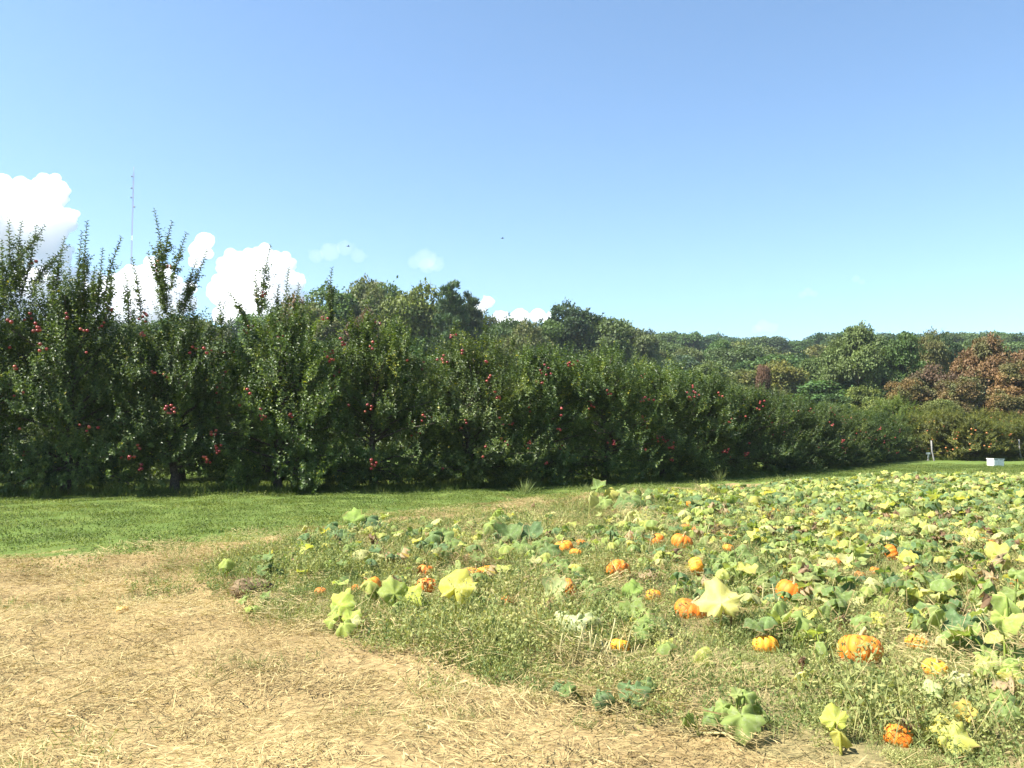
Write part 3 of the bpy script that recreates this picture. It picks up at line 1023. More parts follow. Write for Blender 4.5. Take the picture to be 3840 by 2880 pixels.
def leaf_geo(g, kind, Rb, top, normal, heading, stalk_r=0.006, na=18):
    """blade on a stalk that starts at the origin; returns V, T, vein factor, stalk flag"""
    top = np.array(top, float)
    bv, bt, ve = blade(g, kind, Rb, na)
    Z = unit(np.array(normal, float))
    X = np.array(heading, float); X = unit(X - (X @ Z) * Z)
    Y = np.cross(Z, X)
    V1 = top + bv[:, :1] * X + bv[:, 1:2] * Y + bv[:, 2:] * Z
    mb = MB()
    t = np.linspace(0, 1, 4)[:, None]
    ctrl = np.array((top[0] * 0.25, top[1] * 0.25, top[2] * 0.7))
    path = (1 - t) ** 2 * 0 + 2 * t * (1 - t) * ctrl + t ** 2 * top
    mb.tube(path, np.linspace(stalk_r * 1.2, stalk_r * 0.8, 4), 4, cap=False)
    sv = np.concatenate(mb.V); sq = np.concatenate(mb.Q)
    st = np.concatenate([sq[:, [0, 1, 2]], sq[:, [0, 2, 3]]])
    V = np.vstack([V1, sv])
    T = np.vstack([bt, st + len(V1)])
    return V, T, np.concatenate([ve, np.ones(len(sv))]), np.concatenate([np.zeros(len(V1)), np.ones(len(sv))])


def leaf_colors(vein, stalk, base=(1, 1, 1), na=18):
    """paler veins and a pale stalk on the leaf's own colour"""
    base = np.array(base)
    f = 0.92 + 0.42 * (vein ** 3)[:, None]
    c = np.ones((len(vein), 4))
    c[:, :3] = base * f
    c[:, 3] = 0.0
    c[1 + 2 * na:1 + 3 * na, 3] = 1.0
    st = stalk > 0.5
    c[st, :3] = base * 0.6 + np.array((0.18, 0.20, 0.06)) * (1.0 if base.max() < 0.9 else 1.5)
    return c


def leaf_mesh(seed, kind, Rb, top, normal, heading, stalk_r=0.006, na=24):
    g = np.random.default_rng(seed)
    V, T, ve, st = leaf_geo(g, kind, Rb, top, normal, heading, stalk_r, na)
    return mesh_np('pumpkin_leaf', V, T, None, [M['pleaf']], None, True, {'lc': ('FLOAT_COLOR', leaf_colors(ve, st, (1, 1, 1), na))})


GREEN = [(0.150, 0.218, 0.072), (0.195, 0.268, 0.080), (0.125, 0.198, 0.080), (0.245, 0.315, 0.090), (0.295, 0.350, 0.115)]
YELL = [(0.40, 0.43, 0.11), (0.50, 0.47, 0.12), (0.33, 0.395, 0.10), (0.48, 0.48, 0.20)]
DRY = [(0.24, 0.15, 0.09), (0.33, 0.22, 0.13), (0.40, 0.30, 0.17)]


def pick_color(r, py, pd):
    if r < pd:
        return random.choice(DRY)
    if r < pd + py:
        return random.choice(YELL)
    return random.choice(GREEN)


gl = np.random.default_rng(31)
LEAFV = []
for k in range(20):
    kind = ['flat', 'cup', 'umb', 'flat', 'limp', 'umb', 'cup', 'wing', 'flat', 'umb'][k % 10]
    th = gl.uniform(0, 6.28)
    lean = gl.uniform(0.04, 0.14)
    h = gl.uniform(0.08, 0.30)
    tl = gl.uniform(0.1, 0.75)
    hd = (math.cos(th), math.sin(th), 0)
    nrm = (-math.cos(th) * -tl, math.sin(th) * tl, 1.0)
    LEAFV.append(leaf_mesh(200 + k, kind, gl.uniform(0.085, 0.135), (hd[0] * lean, hd[1] * lean, h), nrm, hd))
DRYV = [leaf_mesh(300 + k, 'dry', 0.12, (0.03, 0.02, 0.10 + 0.04 * k), (0.6, 0.2 * k - .3, 0.7), (math.cos(k), math.sin(k), -0.4)) for k in range(5)]


def vine_mesh(seed, pts):
    mb = MB()
    mb.tube(np.array(pts), 0.007, 5)
    return mb.mesh('vine', [M['stalk']], True)


def rnd_vine(g, length):
    th = g.uniform(0, 6.28)
    p = [np.array((0, 0, 0.02))]
    for k in range(6):
        th += g.normal() * 0.4
        p.append(p[-1] + np.array((math.cos(th), math.sin(th), 0)) * length / 6)
        p[-1][2] = 0.02 + 0.015 * g.random()
    return np.array(p)


VINES = [rnd_vine(gl, 0.9 + 0.2 * k) for k in range(6)]
VINEM = [vine_mesh(k, p) for k, p in enumerate(VINES)]


def place_plant(x, y, nleaf, py, pd, label, group, spread=0.45, sc=1.0):
    z = float(terrain(x, y))
    t = obj('pumpkin_plant', None, None, (x, y, z), (0, 0, 0))
    tag(t, label, 'pumpkin plant', group)
    vi = random.randrange(6)
    rz = random.uniform(0, 6.28)
    obj('vine', VINEM[vi], t, None, (0, 0, rz))
    for k in range(nleaf):
        q = VINES[vi][random.randrange(7)]
        lx = q[0] * math.cos(rz) - q[1] * math.sin(rz) + random.gauss(0, spread * .4)
        ly = q[0] * math.sin(rz) + q[1] * math.cos(rz) + random.gauss(0, spread * .4)
        wx, wy = x + lx, y + ly
        if np.any((np.abs(wx - PKX[:, 0] * wy / PKX[:, 1]) < PKX[:, 2] + 0.09) & (wy > PKX[:, 1] - 0.55 - PKX[:, 2]) & (wy < PKX[:, 1] + PKX[:, 2] * 1.2)):
            continue            # leaves the pumpkins in sight
        r = random.random()
        if r < pd:
            obj('leaf', random.choice(DRYV), t, (lx, ly, 0.0), (random.gauss(0, .2), random.gauss(0, .2), random.uniform(0, 6.28)), random.uniform(0.7, 1.1) * sc, random.choice(DRY))
        else:
            cc = random.choice(YELL) if r < pd + py else random.choice(GREEN)
            j = random.uniform(0.85, 1.15)
            obj('leaf', random.choice(LEAFV), t, (lx, ly, 0.0), (random.gauss(0, .14), random.gauss(0, .14), random.uniform(0, 6.28)), random.uniform(0.65, 1.1) * sc, tuple(c * j for c in cc))
    return t


def far_plant_mesh(seed, n, radius, py, pd):
    g = np.random.default_rng(seed)
    Vs, Ts, Cs, o = [], [], [], 0
    for k in range(n):
        th, rr = g.uniform(0, 6.28), radius * math.sqrt(g.random())
        r = g.random()
        if r < pd:
            kind, cc, sz, h = 'dry', DRY[g.integers(3)], 0.11, g.uniform(0.08, 0.22)
        else:
            kind = ['flat', 'umb', 'cup', 'limp', 'flat'][g.integers(5)]
            cc = YELL[g.integers(4)] if r < pd + py else GREEN[g.integers(5)]
            sz, h = g.uniform(0.085, 0.165), g.uniform(0.07, 0.31) * (1.1 - 0.4 * rr / radius)
        hd = (math.cos(th * 3), math.sin(th * 3), 0)
        tl = g.uniform(0.2, 1.1)
        V, T, ve, st = leaf_geo(g, kind, sz, (hd[0] * .07, hd[1] * .07, h), (hd[0] * tl, hd[1] * tl, 1), hd, 0.006, 12)
        Vs.append(V + np.array((rr * math.cos(th), rr * math.sin(th), 0)))
        Ts.append(T + o); o += len(V)
        Cs.append(leaf_colors(ve, st, tuple(np.array(cc) * g.uniform(.85, 1.15)), 12))
    return mesh_np('pumpkin_foliage', np.concatenate(Vs), np.concatenate(Ts), None, [M['pleaf']], None, True, {'lc': ('FLOAT_COLOR', np.concatenate(Cs))})


FARG = [far_plant_mesh(400 + k, 62, 1.0, 0.12, 0.07) for k in range(4)]
FARY = [far_plant_mesh(410 + k, 58, 1.0, 0.34, 0.14) for k in range(4)]


def lat(x, y):
    return x / np.maximum(y, 0.1)


def vn(x, y):
    return np.sin(0.9 * x + 1.7 * np.sin(0.5 * y)) * np.cos(0.8 * y + 1.3 * np.sin(0.45 * x)) * 0.5 + 0.5


def leaf_density(x, y):
    s = lat(x, y)
    d = 0.26 + 0.74 * sstep(0.02, 0.34, s - 0.006 * np.maximum(y - 14, 0))
    d *= 0.45 + 0.55 * sstep(5.5, 8.5, y + 5 * sstep(0.42, 0.56, s))
    return d * (0.45 + 0.8 * vn(x * 1.3, y * 1.3))


# named plants, from the photograph: (ground pixel) then leaves (centre pixel, half-width px, kind, colour, normal, tip heading)
CAMV = (0.0, -1.0, 0.55)
yl, yg, pl = YELL[1], YELL[2], YELL[3]
g0, g1, g2c, g3, g4 = GREEN
HP = [
    ((1705, 2335), 'tall bright yellow pumpkin leaf spread open on a single upright stalk', [((1712, 2190), 78, 'cup', (0.62, 0.58, 0.12), (0.1, -1, 0.75), (0.2, 0.2, 1))]),
    ((1512, 2335), 'yellow-green pumpkin plant with wide upright leaves beside the tall yellow leaf', [((1475, 2215), 60, 'cup', yg, (0.6, -1, 0.5), (-0.3, 0.1, 1)), ((1535, 2235), 62, 'cup', (0.5, 0.55, 0.1), (-0.5, -1, 0.5), (0.5, 0, 0.9)), ((1470, 2280), 40, 'umb', g3, (-0.6, -0.6, 0.6), (-1, -0.2, -0.2)), ((1540, 2290), 34, 'flat', g1, (0.4, -0.5, 0.8), (1, -0.4, 0))]),
    ((1285, 2385), 'yellow-green pumpkin plant standing alone at the edge of the straw', [((1278, 2258), 58, 'cup', (0.42, 0.50, 0.10), (-0.2, -1, 0.4), (0.4, 0.1, 1)), ((1245, 2290), 34, 'flat', yg, (-0.6, -0.8, 0.5), (-0.5, 0, 0.5)), ((1320, 2330), 44, 'cup', (0.44, 0.52, 0.11), (0.5, -0.8, 0.5), (0.7, 0, 0.8)), ((1240, 2345), 36, 'flat', yg, (-0.4, -0.8, 0.8), (-1, 0, 0.3)), ((1290, 2365), 42, 'umb', yg, (0.1, -0.9, 0.9), (0.2, -1, 0)), ((1330, 2355), 30, 'flat', pl, (0.2, -0.6, 0.9), (1, -0.2, 0.2))]),
    ((2710, 2420), 'huge lobed yellow pumpkin leaf on a long stalk beside the half-buried pumpkin', [((2700, 2245), 86, 'flat', (0.66, 0.62, 0.20), (0.05, -1, 0.7), (-0.2, 0.5, 1)), ((2752, 2255), 40, 'dry', DRY[0], (0.6, -0.8, 0.3), (0.6, 0, -0.8))]),
    ((1320, 2040), 'dark green pumpkin clump with one pale leaf standing up by the lawn', [((1325, 1945), 46, 'cup', (0.27, 0.38, 0.09), (0.2, -1, 0.3), (0, 0.1, 1)), ((1225, 1975), 46, 'umb', g2c, (-0.4, -0.6, 1), (-1, -0.3, 0)), ((1250, 2005), 44, 'umb', g2c, (-0.2, -0.8, 0.8), (-0.5, -1, 0)), ((1290, 2010), 40, 'flat', g0, (0.2, -0.8, 0.8), (0.4, -1, 0)), ((1390, 1945), 46, 'umb', g2c, (0.3, -0.6, 0.9), (1, -0.2, 0)), ((1420, 1965), 36, 'flat', g0, (0.4, -0.5, 1), (1, 0.2, 0)), ((1180, 1995), 34, 'flat', g0, (-0.5, -0.5, 0.8), (-1, 0, 0)), ((1160, 2020), 30, 'flat', pl, (-0.5, -0.8, 0.5), (-1, -0.4, 0))]),
    ((1905, 1990), 'drooping yellow-green pumpkin leaf on a tall bent stalk', [((1850, 1925), 42, 'limp', (0.30, 0.37, 0.08), (-0.5, -0.6, 0.6), (-1, -0.3, -0.2))]),
    ((2200, 1960), 'limp pale leaf leaning out over the grass gap', [((2212, 1862), 34, 'limp', pl, (-0.2, -0.9, 0.4), (-0.3, -0.4, -0.8))]),
    ((2300, 1935), 'green and yellow pumpkin clump rising against the dark orchard shade', [((2245, 1826), 32, 'wing', g1, (-0.4, -0.7, 0.7), (0.8, 0, 0.6)), ((2290, 1838), 34, 'umb', yl, (0.1, -0.7, 0.9), (1, -0.3, 0)), ((2335, 1850), 36, 'flat', g4, (0.4, -0.7, 0.7), (0.7, -0.3, 0)), ((2380, 1870), 50, 'umb', g1, (0.4, -0.7, 0.8), (1, -0.4, 0)), ((2340, 1885), 44, 'flat', g0, (0, -0.8, 0.8), (-0.3, -1, 0)), ((2260, 1880), 38, 'flat', g3, (-0.3, -0.8, 0.8), (-1, -0.4, 0))]),
    ((2390, 2010), 'pale limp pumpkin clump with a sunlit fold, in the weedy middle', [((2345, 1940), 50, 'limp', pl, (-0.3, -0.8, 0.6), (-0.6, -0.6, 0)), ((2410, 1935), 56, 'limp', (0.45, 0.5, 0.17), (0.3, -0.8, 0.5), (0.6, -0.5, -0.3)), ((2430, 1965), 46, 'umb', YELL[0], (0.4, -0.8, 0.7), (1, -0.5, 0)), ((2340, 1975), 40, 'limp', yg, (-0.3, -0.8, 0.6), (-0.6, -0.8, 0)), ((2385, 1985), 36, 'flat', g3, (0, -0.8, 0.8), (0, -1, 0))]),
    ((2105, 2300), 'pale wilted pumpkin leaves leaning beside an orange pumpkin', [((2085, 2210), 56, 'wing', (0.40, 0.46, 0.20), (-0.3, -1, 0.5), (0.3, 0, 1)), ((2110, 2245), 44, 'limp', (0.36, 0.44, 0.17), (0.3, -0.9, 0.4), (0.4, -0.4, -0.8)), ((2040, 2270), 28, 'flat', yg, (-0.4, -0.8, 0.6), (-1, -0.2, 0))]),
    ((2140, 2360), 'low cream-green pumpkin leaves spread flat over the weeds', [((2090, 2310), 50, 'umb', (0.46, 0.50, 0.27), (-0.2, -0.7, 0.8), (-1, -0.2, 0)), ((2150, 2335), 60, 'flat', (0.44, 0.49, 0.26), (0, -0.7, 0.9), (-1, -0.6, 0)), ((2205, 2318), 56, 'umb', (0.47, 0.52, 0.26), (0.3, -0.7, 0.8), (1, -0.1, 0.1)), ((2240, 2325), 36, 'flat', (0.42, 0.47, 0.2), (0.4, -0.7, 0.8), (1, -0.3, 0))]),
    ((2385, 2300), 'single upright light green pumpkin leaf next to the round orange pumpkin', [((2372, 2215), 46, 'cup', (0.27, 0.38, 0.09), (0.1, -1, 0.3), (0.1, 0.2, 1))]),
    ((2260, 2270), 'green pumpkin leaves in front of the round orange pumpkin', [((2190, 2190), 42, 'umb', g1, (-0.3, -0.7, 0.8), (-1, -0.3, 0)), ((2225, 2215), 46, 'flat', g1, (-0.1, -0.8, 0.8), (-0.4, -1, 0)), ((2270, 2215), 44, 'umb', g0, (0.2, -0.7, 0.8), (0.6, -0.8, 0)), ((2295, 2235), 34, 'flat', g3, (0.3, -0.7, 0.8), (1, -0.2, 0))]),
    ((2420, 2395), 'bright green pumpkin clump with jagged leaves in front of the striped pumpkin', [((2335, 2285), 34, 'cup', g4, (-0.3, -0.8, 0.6), (-0.4, 0, 0.8)), ((2375, 2310), 58, 'wing', g3, (-0.2, -0.9, 0.7), (0.3, 0.2, 0.9)), ((2420, 2330), 60, 'flat', g3, (0, -0.7, 0.9), (-1, 0.2, 0.3)), ((2455, 2350), 50, 'umb', g1, (0.3, -0.8, 0.7), (1, -0.4, 0)), ((2400, 2370), 46, 'flat', g1, (-0.2, -0.8, 0.7), (-0.8, -0.6, 0)), ((2360, 2360), 30, 'limp', YELL[1], (-0.4, -0.8, 0.5), (-0.5, -0.5, -0.5))]),
    ((2775, 2780), 'fresh green pumpkin plant reaching over the straw at the patch edge', [((2785, 2700), 78, 'flat', g3, (0.1, -0.9, 0.7), (-0.1, -1, -0.2)), ((2700, 2655), 56, 'umb', g3, (-0.2, -0.8, 0.8), (-1, 0, 0)), ((2660, 2690), 44, 'flat', g1, (-0.4, -0.7, 0.8), (-1, -0.4, 0)), ((2570, 2705), 34, 'limp', g3, (-0.5, -0.7, 0.6), (-1, -0.4, -0.3)), ((2860, 2660), 48, 'limp', g3, (0.4, -0.8, 0.6), (0.5, -0.7, -0.3)), ((2790, 2600), 44, 'umb', g3, (0, -0.6, 0.9), (0.2, 0.9, 0)), ((2760, 2600), 26, 'cup', g4, (0.2, -0.8, 0.6), (-0.4, 0, 0.8))]),
    ((2400, 2640), 'dark pointed pumpkin leaves on the bare soil at the patch edge', [((2385, 2595), 54, 'flat', g2c, (0, -0.9, 0.7), (0.1, -1, -0.4)), ((2345, 2585), 44, 'flat', g2c, (-0.3, -0.7, 0.8), (-1, -0.5, 0)), ((2430, 2580), 40, 'umb', g0, (0.3, -0.7, 0.8), (1, -0.3, 0)), ((2250, 2610), 50, 'umb', g2c, (-0.2, -0.8, 0.7), (-0.5, -1, 0)), ((2130, 2590), 40, 'wing', g0, (-0.3, -0.7, 0.7), (-0.8, 0, 0.4)), ((2090, 2570), 34, 'flat', g2c, (-0.3, -0.6, 0.8), (-1, 0, 0))]),
    ((3135, 2800), 'yellow-green pumpkin leaves tipping forward near the bottom corner', [((3128, 2730), 52, 'cup', (0.5, 0.53, 0.11), (-0.1, -1, 0.5), (-0.2, 0.2, 1)), ((3160, 2780), 46, 'limp', yl, (0.3, -0.8, 0.6), (0.7, -0.6, -0.3))]),
    ((3560, 2790), 'large yellow pumpkin leaves lying low near the bottom corner', [((3530, 2730), 64, 'umb', (0.62, 0.55, 0.12), (-0.2, -0.8, 0.8), (-1, 0.2, 0.2)), ((3590, 2760), 72, 'flat', (0.55, 0.56, 0.14), (0.2, -0.8, 0.9), (1, -0.6, 0)), ((3612, 2680), 44, 'wing', (0.62, 0.45, 0.11), (0.1, -1, 0.3), (0.2, 0, 1))]),
    ((3500, 2690), 'pale green pumpkin leaf held up above the weeds near the corner', [((3497, 2645), 44, 'cup', (0.48, 0.56, 0.23), (0, -0.9, 0.7), (-0.1, 0.3, 1))]),
    ((3610, 2620), 'cream-white wilted pumpkin leaf lying on grey weeds', [((3602, 2588), 44, 'flat', (0.55, 0.53, 0.33), (0.1, -0.7, 0.9), (-1, 0.3, 0))]),
    ((3660, 2460), 'dark blue-green pumpkin plant with flat spreading leaves in dense growth', [((3680, 2395), 72, 'umb', g2c, (0.2, -0.5, 1), (1, -0.2, 0)), ((3590, 2330), 66, 'flat', g2c, (-0.1, -0.5, 1), (-1, 0.2, 0)), ((3640, 2310), 56, 'umb', g2c, (0.1, -0.5, 1), (0.4, 0.9, 0)), ((3720, 2330), 50, 'flat', g0, (0.3, -0.5, 0.9), (1, 0.4, 0)), ((3500, 2300), 44, 'limp', g4, (-0.4, -0.8, 0.6), (-1, -0.4, -0.2)), ((3700, 2470), 46, 'flat', g3, (0, -0.9, 0.6), (0.2, -1, -0.1))]),
    ((3300, 2370), 'pair of small yellow leaves standing above the weeds', [((3290, 2330), 34, 'cup', (0.56, 0.56, 0.12), (-0.2, -1, 0.5), (-0.4, 0, 0.9)), ((3432, 2322), 36, 'cup', (0.5, 0.53, 0.1), (0.1, -1, 0.5), (0.2, 0.1, 1))]),
    ((3405, 2160), 'round bright yellow leaf beside the upright orange pumpkin', [((3405, 2100), 38, 'cup', (0.66, 0.63, 0.12), (0, -1, 0.5), (-0.1, 0, 1)), ((3415, 2130), 34, 'umb', (0.62, 0.6, 0.13), (0.1, -0.9, 0.6), (0.5, -0.8, 0))]),
    ((3620, 2060), 'yellow pumpkin leaves on a rise among withered stems', [((3627, 2015), 40, 'wing', (0.62, 0.6, 0.12), (0, -1, 0.6), (0.1, 0.2, 1)), ((3600, 2025), 30, 'flat', yl, (-0.4, -0.8, 0.7), (-1, 0, 0.2)), ((3655, 2020), 28, 'cup', yl, (0.4, -0.8, 0.6), (1, 0, 0.4))]),
    ((3745, 2140), 'tall yellow pumpkin leaves near the picture edge', [((3735, 2075), 46, 'wing', (0.58, 0.58, 0.13), (0, -1, 0.6), (-0.3, 0.2, 1)), ((3755, 2100), 42, 'cup', yl, (0.2, -0.9, 0.6), (0.6, 0, 0.6))]),
    ((3305, 2020), 'small yellow butterfly-shaped leaf below two orange pumpkins', [((3295, 1978), 24, 'cup', (0.62, 0.6, 0.12), (-0.3, -1, 0.5), (-0.5, 0, 0.9)), ((3322, 1972), 24, 'cup', (0.62, 0.6, 0.14), (0.3, -1, 0.5), (0.6, 0, 0.8))]),
    ((3100, 1995), 'big grey-green leaf beside a round yellow one amid the vines', [((3100, 1940), 44, 'umb', (0.25, 0.34, 0.13), (0.3, -0.8, 0.7), (1, -0.5, -0.1)), ((3072, 1925), 30, 'flat', (0.5, 0.52, 0.12), (0, -1, 0.6), (0, 0.3, 1))]),
    ((3640, 2190), 'brown withered pumpkin leaves hanging among green ones', [((3640, 2150), 46, 'dry', DRY[0], (0, -1, 0.3), (0.4, 0, -0.9)), ((3660, 2175), 36, 'dry', DRY[1], (0.3, -0.8, 0.3), (0.3, 0, -1)), ((3610, 2160), 30, 'dry', DRY[0], (-0.3, -0.8, 0.3), (-0.6, 0, -0.8))]),
    ((3160, 2400), 'brown curled pumpkin leaf on a stalk beside the big split pumpkin', [((3156, 2360), 34, 'dry', DRY[1], (-0.2, -1, 0.3), (0, 0, -1))]),
    ((3440, 2790), 'large dry brown leaf curling over a half-hidden pumpkin', [((3410, 2715), 60, 'dry', DRY[1], (0.2, -1, 0.5), (0.9, 0, -0.4))]),
    ((3010, 2580), 'dry brown leaf above a cream one among grey weeds', [((3010, 2525), 34, 'dry', DRY[0], (-0.2, -1, 0.3), (0.2, 0, -1)), ((3005, 2568), 34, 'limp', (0.6, 0.58, 0.26), (0, -0.8, 0.6), (-1, -0.3, 0))]),
    ((955, 2330), 'small creeping green plant at the foot of the brown root clod', [((910, 2280), 22, 'flat', g3, (-0.2, -0.7, 0.9), (-1, 0, 0)), ((950, 2300), 26, 'umb', g3, (0, -0.7, 0.9), (0, -1, 0)), ((990, 2275), 24, 'flat', g1, (0.2, -0.7, 0.9), (1, 0.1, 0)), ((1000, 2250), 22, 'cup', g1, (0.1, -0.7, 0.7), (0.5, 0.6, 0.3)), ((930, 2310), 18, 'flat', yg, (0, -0.7, 0.9), (-0.5, -1, 0))]),
    ((1215, 2190), 'small pale green plant with drooping leaves over a dark hollow', [((1185, 2130), 34, 'limp', g4, (-0.2, -0.8, 0.6), (-0.3, -0.7, -0.6)), ((1222, 2118), 34, 'umb', (0.3, 0.42, 0.1), (0.2, -0.8, 0.7), (0.7, -0.3, -0.3)), ((1285, 2180), 30, 'umb', g0, (0.2, -0.7, 0.8), (1, -0.3, 0))]),
    ((1640, 2070), 'dense green pumpkin clump between weeds and the orange pumpkins', [((1610, 2010), 50, 'umb', g0, (-0.3, -0.7, 0.8), (-1, -0.2, 0)), ((1660, 2010), 46, 'flat', g1, (0, -0.8, 0.8), (0.2, -1, 0)), ((1700, 2040), 48, 'umb', g1, (0.2, -0.8, 0.7), (0.4, -0.9, 0)), ((1640, 2060), 44, 'flat', g2c, (-0.1, -0.8, 0.7), (-0.4, -1, 0)), ((1590, 2050), 40, 'limp', g0, (-0.4, -0.7, 0.6), (-1, -0.4, 0)), ((1715, 1995), 34, 'limp', yl, (0.3, -0.8, 0.5), (0.3, -0.5, -0.6)), ((1740, 2010), 30, 'umb', YELL[0], (0.4, -0.7, 0.7), (1, 0, 0))]),
    ((1880, 2070), 'tall dark green pumpkin clump left of the yellow-orange pumpkin', [((1915, 2000), 56, 'wing', g0, (0.1, -0.8, 0.7), (0.2, 0.2, 0.9)), ((1860, 2010), 46, 'umb', g0, (-0.3, -0.7, 0.8), (-1, -0.2, 0)), ((1995, 2000), 54, 'wing', g2c, (0.1, -0.7, 0.7), (0.4, 0.3, 0.8)), ((1950, 2050), 46, 'flat', g1, (0, -0.8, 0.8), (-0.2, -1, 0)), ((2030, 2040), 50, 'umb', g1, (0.4, -0.7, 0.8), (1, -0.3, 0)), ((2060, 2060), 46, 'flat', g0, (0.3, -0.8, 0.8), (0.7, -0.8, 0)), ((1830, 1965), 40, 'umb', g3, (-0.2, -0.7, 0.8), (-0.6, 0.3, 0.2)), ((2000, 2090), 44, 'limp', g1, (0, -0.9, 0.6), (0.2, -1, -0.2)), ((1870, 2055), 40, 'flat', g3, (-0.3, -0.8, 0.7), (-0.8, -0.6, 0))]),
    ((2130, 2170), 'broad green pumpkin leaves sloping down beside pale withered stems', [((2090, 2120), 52, 'umb', g1, (-0.1, -0.8, 0.8), (-0.4, -1, 0)), ((2140, 2130), 60, 'limp', g1, (0.2, -0.8, 0.7), (0.6, -0.9, -0.1)), ((2170, 2160), 44, 'flat', g3, (0.3, -0.8, 0.7), (1, -0.5, -0.1)), ((2050, 2135), 40, 'flat', g0, (-0.3, -0.8, 0.8), (-1, -0.3, 0)), ((1990, 2150), 40, 'limp', g3, (-0.2, -0.9, 0.6), (-0.2, -0.8, -0.4))]),
    ((2800, 2130), 'dense bright green pumpkin clump behind the huge yellow leaf', [((2720, 2090), 56, 'umb', g3, (-0.2, -0.8, 0.8), (-1, -0.2, 0)), ((2780, 2075), 50, 'flat', g1, (0.1, -0.7, 0.8), (0.4, 0.8, 0)), ((2760, 2120), 56, 'umb', g3, (0, -0.8, 0.8), (0, -1, 0)), ((2830, 2120), 46, 'flat', g1, (0.3, -0.8, 0.7), (1, -0.4, 0)), ((2690, 2120), 40, 'limp', g3, (-0.4, -0.8, 0.6), (-0.8, -0.6, -0.1)), ((2850, 2150), 36, 'wing', g4, (0.2, -0.9, 0.5), (0.5, -0.3, 0.4))]),
    ((3770, 2560), 'yellowing pumpkin plant at the picture edge above the dark hollow', [((3790, 2250), 70, 'limp', (0.33, 0.42, 0.12), (0.2, -0.8, 0.6), (0.4, -0.7, -0.3)), ((3770, 2330), 60, 'wing', (0.42, 0.5, 0.13), (0, -1, 0.5), (0.2, 0, -1)), ((3740, 2490), 54, 'flat', g4, (0, -0.9, 0.7), (-0.5, -0.8, 0)), ((3800, 2520), 56, 'umb', (0.36, 0.46, 0.11), (0.1, -0.8, 0.8), (0.6, -0.8, 0)), ((3690, 2510), 40, 'flat', (0.45, 0.5, 0.13), (-0.2, -0.7, 0.9), (-1, -0.1, 0)), ((3825, 2470), 44, 'cup', g3, (0, -0.8, 0.6), (0.5, 0.2, 0.7)), ((3820, 2150), 40, 'flat', g3, (0.1, -0.7, 0.9), (1, 0.3, 0))]),
    ((3800, 2720), 'low green pumpkin plant at the bottom corner of the patch', [((3770, 2690), 50, 'flat', g1, (-0.1, -0.8, 0.8), (-0.5, -1, 0)), ((3790, 2630), 40, 'umb', g0, (0.2, -0.7, 0.8), (1, -0.2, 0)), ((3745, 2670), 34, 'wing', g3, (-0.3, -0.8, 0.6), (-0.7, 0, 0.5))]),
]
taken = []
for hi, (gp, label, leaves) in enumerate(HP):
    base = pix(*gp)
    bz = float(terrain(base[0], base[1]))
    t = obj('pumpkin_plant', None, None, (base[0], base[1], bz))
    tag(t, label, 'pumpkin plant')
    taken.append((base[0], base[1], 0.35))
    wide = max(abs(l[0][0] - gp[0]) for l in leaves)
    feet = []
    for k, (cp, hw, kind, cc, nrm, hd) in enumerate(leaves):
        nrm = (nrm[0] - 0.35, nrm[1], nrm[2] + 0.1)
        if kind == 'cup' and hw > 40:
            kind = 'flat'
        # stalk foot: below the leaf, on the ground
        gpt = pix(cp[0] * 0.75 + gp[0] * 0.25, max(gp[1] - 30, cp[1] + hw * 1.1) if len(leaves) > 1 else gp[1])
        fz = float(terrain(gpt[0], gpt[1]))
        dist = gpt[1]
        top = pix_at(cp[0], cp[1], dist)
        Rb = hw / 3.75 * dist / FPX * 1.0
        hd_ = np.array(hd, float); nn = unit(np.array(nrm, float)); hd_ = unit(hd_ - (hd_ @ nn) * nn)
        top = top - hd_ * Rb * 0.22
        rel = top - np.array((gpt[0], gpt[1], fz))
        rel[2] = max(rel[2], 0.11)
        me = leaf_mesh(500 + hi * 12 + k, kind, Rb * 1.12, rel, nrm, hd, 0.007 if len(leaves) > 1 else 0.010, 30 if hw > 50 else 24)
        obj('leaf', me, t, (gpt[0] - base[0], gpt[1] - base[1], fz - bz), color=cc)
        feet.append(np.array((gpt[0] - base[0], gpt[1] - base[1], fz - bz + 0.015)))
    if len(feet) > 1:
        for f_ in feet:
            mid = f_ / 2 + np.array((0.03, 0.02, 0.02))
            obj('vine', vine_mesh(0, [np.array((0, 0, 0.015)), mid, f_]), t)

# ------------------------------------------------------------------ pumpkins
def pumpkin_mesh(seed, ribs, flat):
    g = np.random.default_rng(seed)
    nu, nv = ribs * 5, 14
    amp = 0.075 + 0.03 * g.random()
    wob = g.normal(size=ribs) * 0.03
    V, C = [], []
    for i in range(nv + 1):
        p = math.pi * i / nv
        for k in range(nu):
            a = 2 * math.pi * k / nu
            rb = abs(math.sin(ribs * a / 2))
            r = math.sin(p) ** 0.82 * (1 - amp * (1 - rb ** 0.7)) * (1 + wob[k // 5])
            z = flat * (math.cos(p) - 0.30 * math.cos(p) ** 9)
            V.append((r * math.cos(a), r * math.sin(a), z + flat * 0.70)); C.append(rb)
    Q = [(i * nu + k, i * nu + nu + k, i * nu + nu + (k + 1) % nu, i * nu + (k + 1) % nu) for i in range(nv) for k in range(nu)]
    mb = MB().add(V, None, Q, C)
    return mb.mesh('pumpkin', [M['pumpkin']], True, 'rib')


def stalk_mesh(seed):
    g = np.random.default_rng(seed)
    t = np.linspace(0, 1, 6)
    mb = MB()
    mb.tube(np.stack([0.28 * t ** 2, 0.1 * t ** 2 * g.normal(), 0.50 * t], 1), np.array([0.17, 0.11, 0.09, 0.085, 0.09, 0.11]), 6)
    return mb.mesh('pumpkin_stalk', [M['stalk']], True)


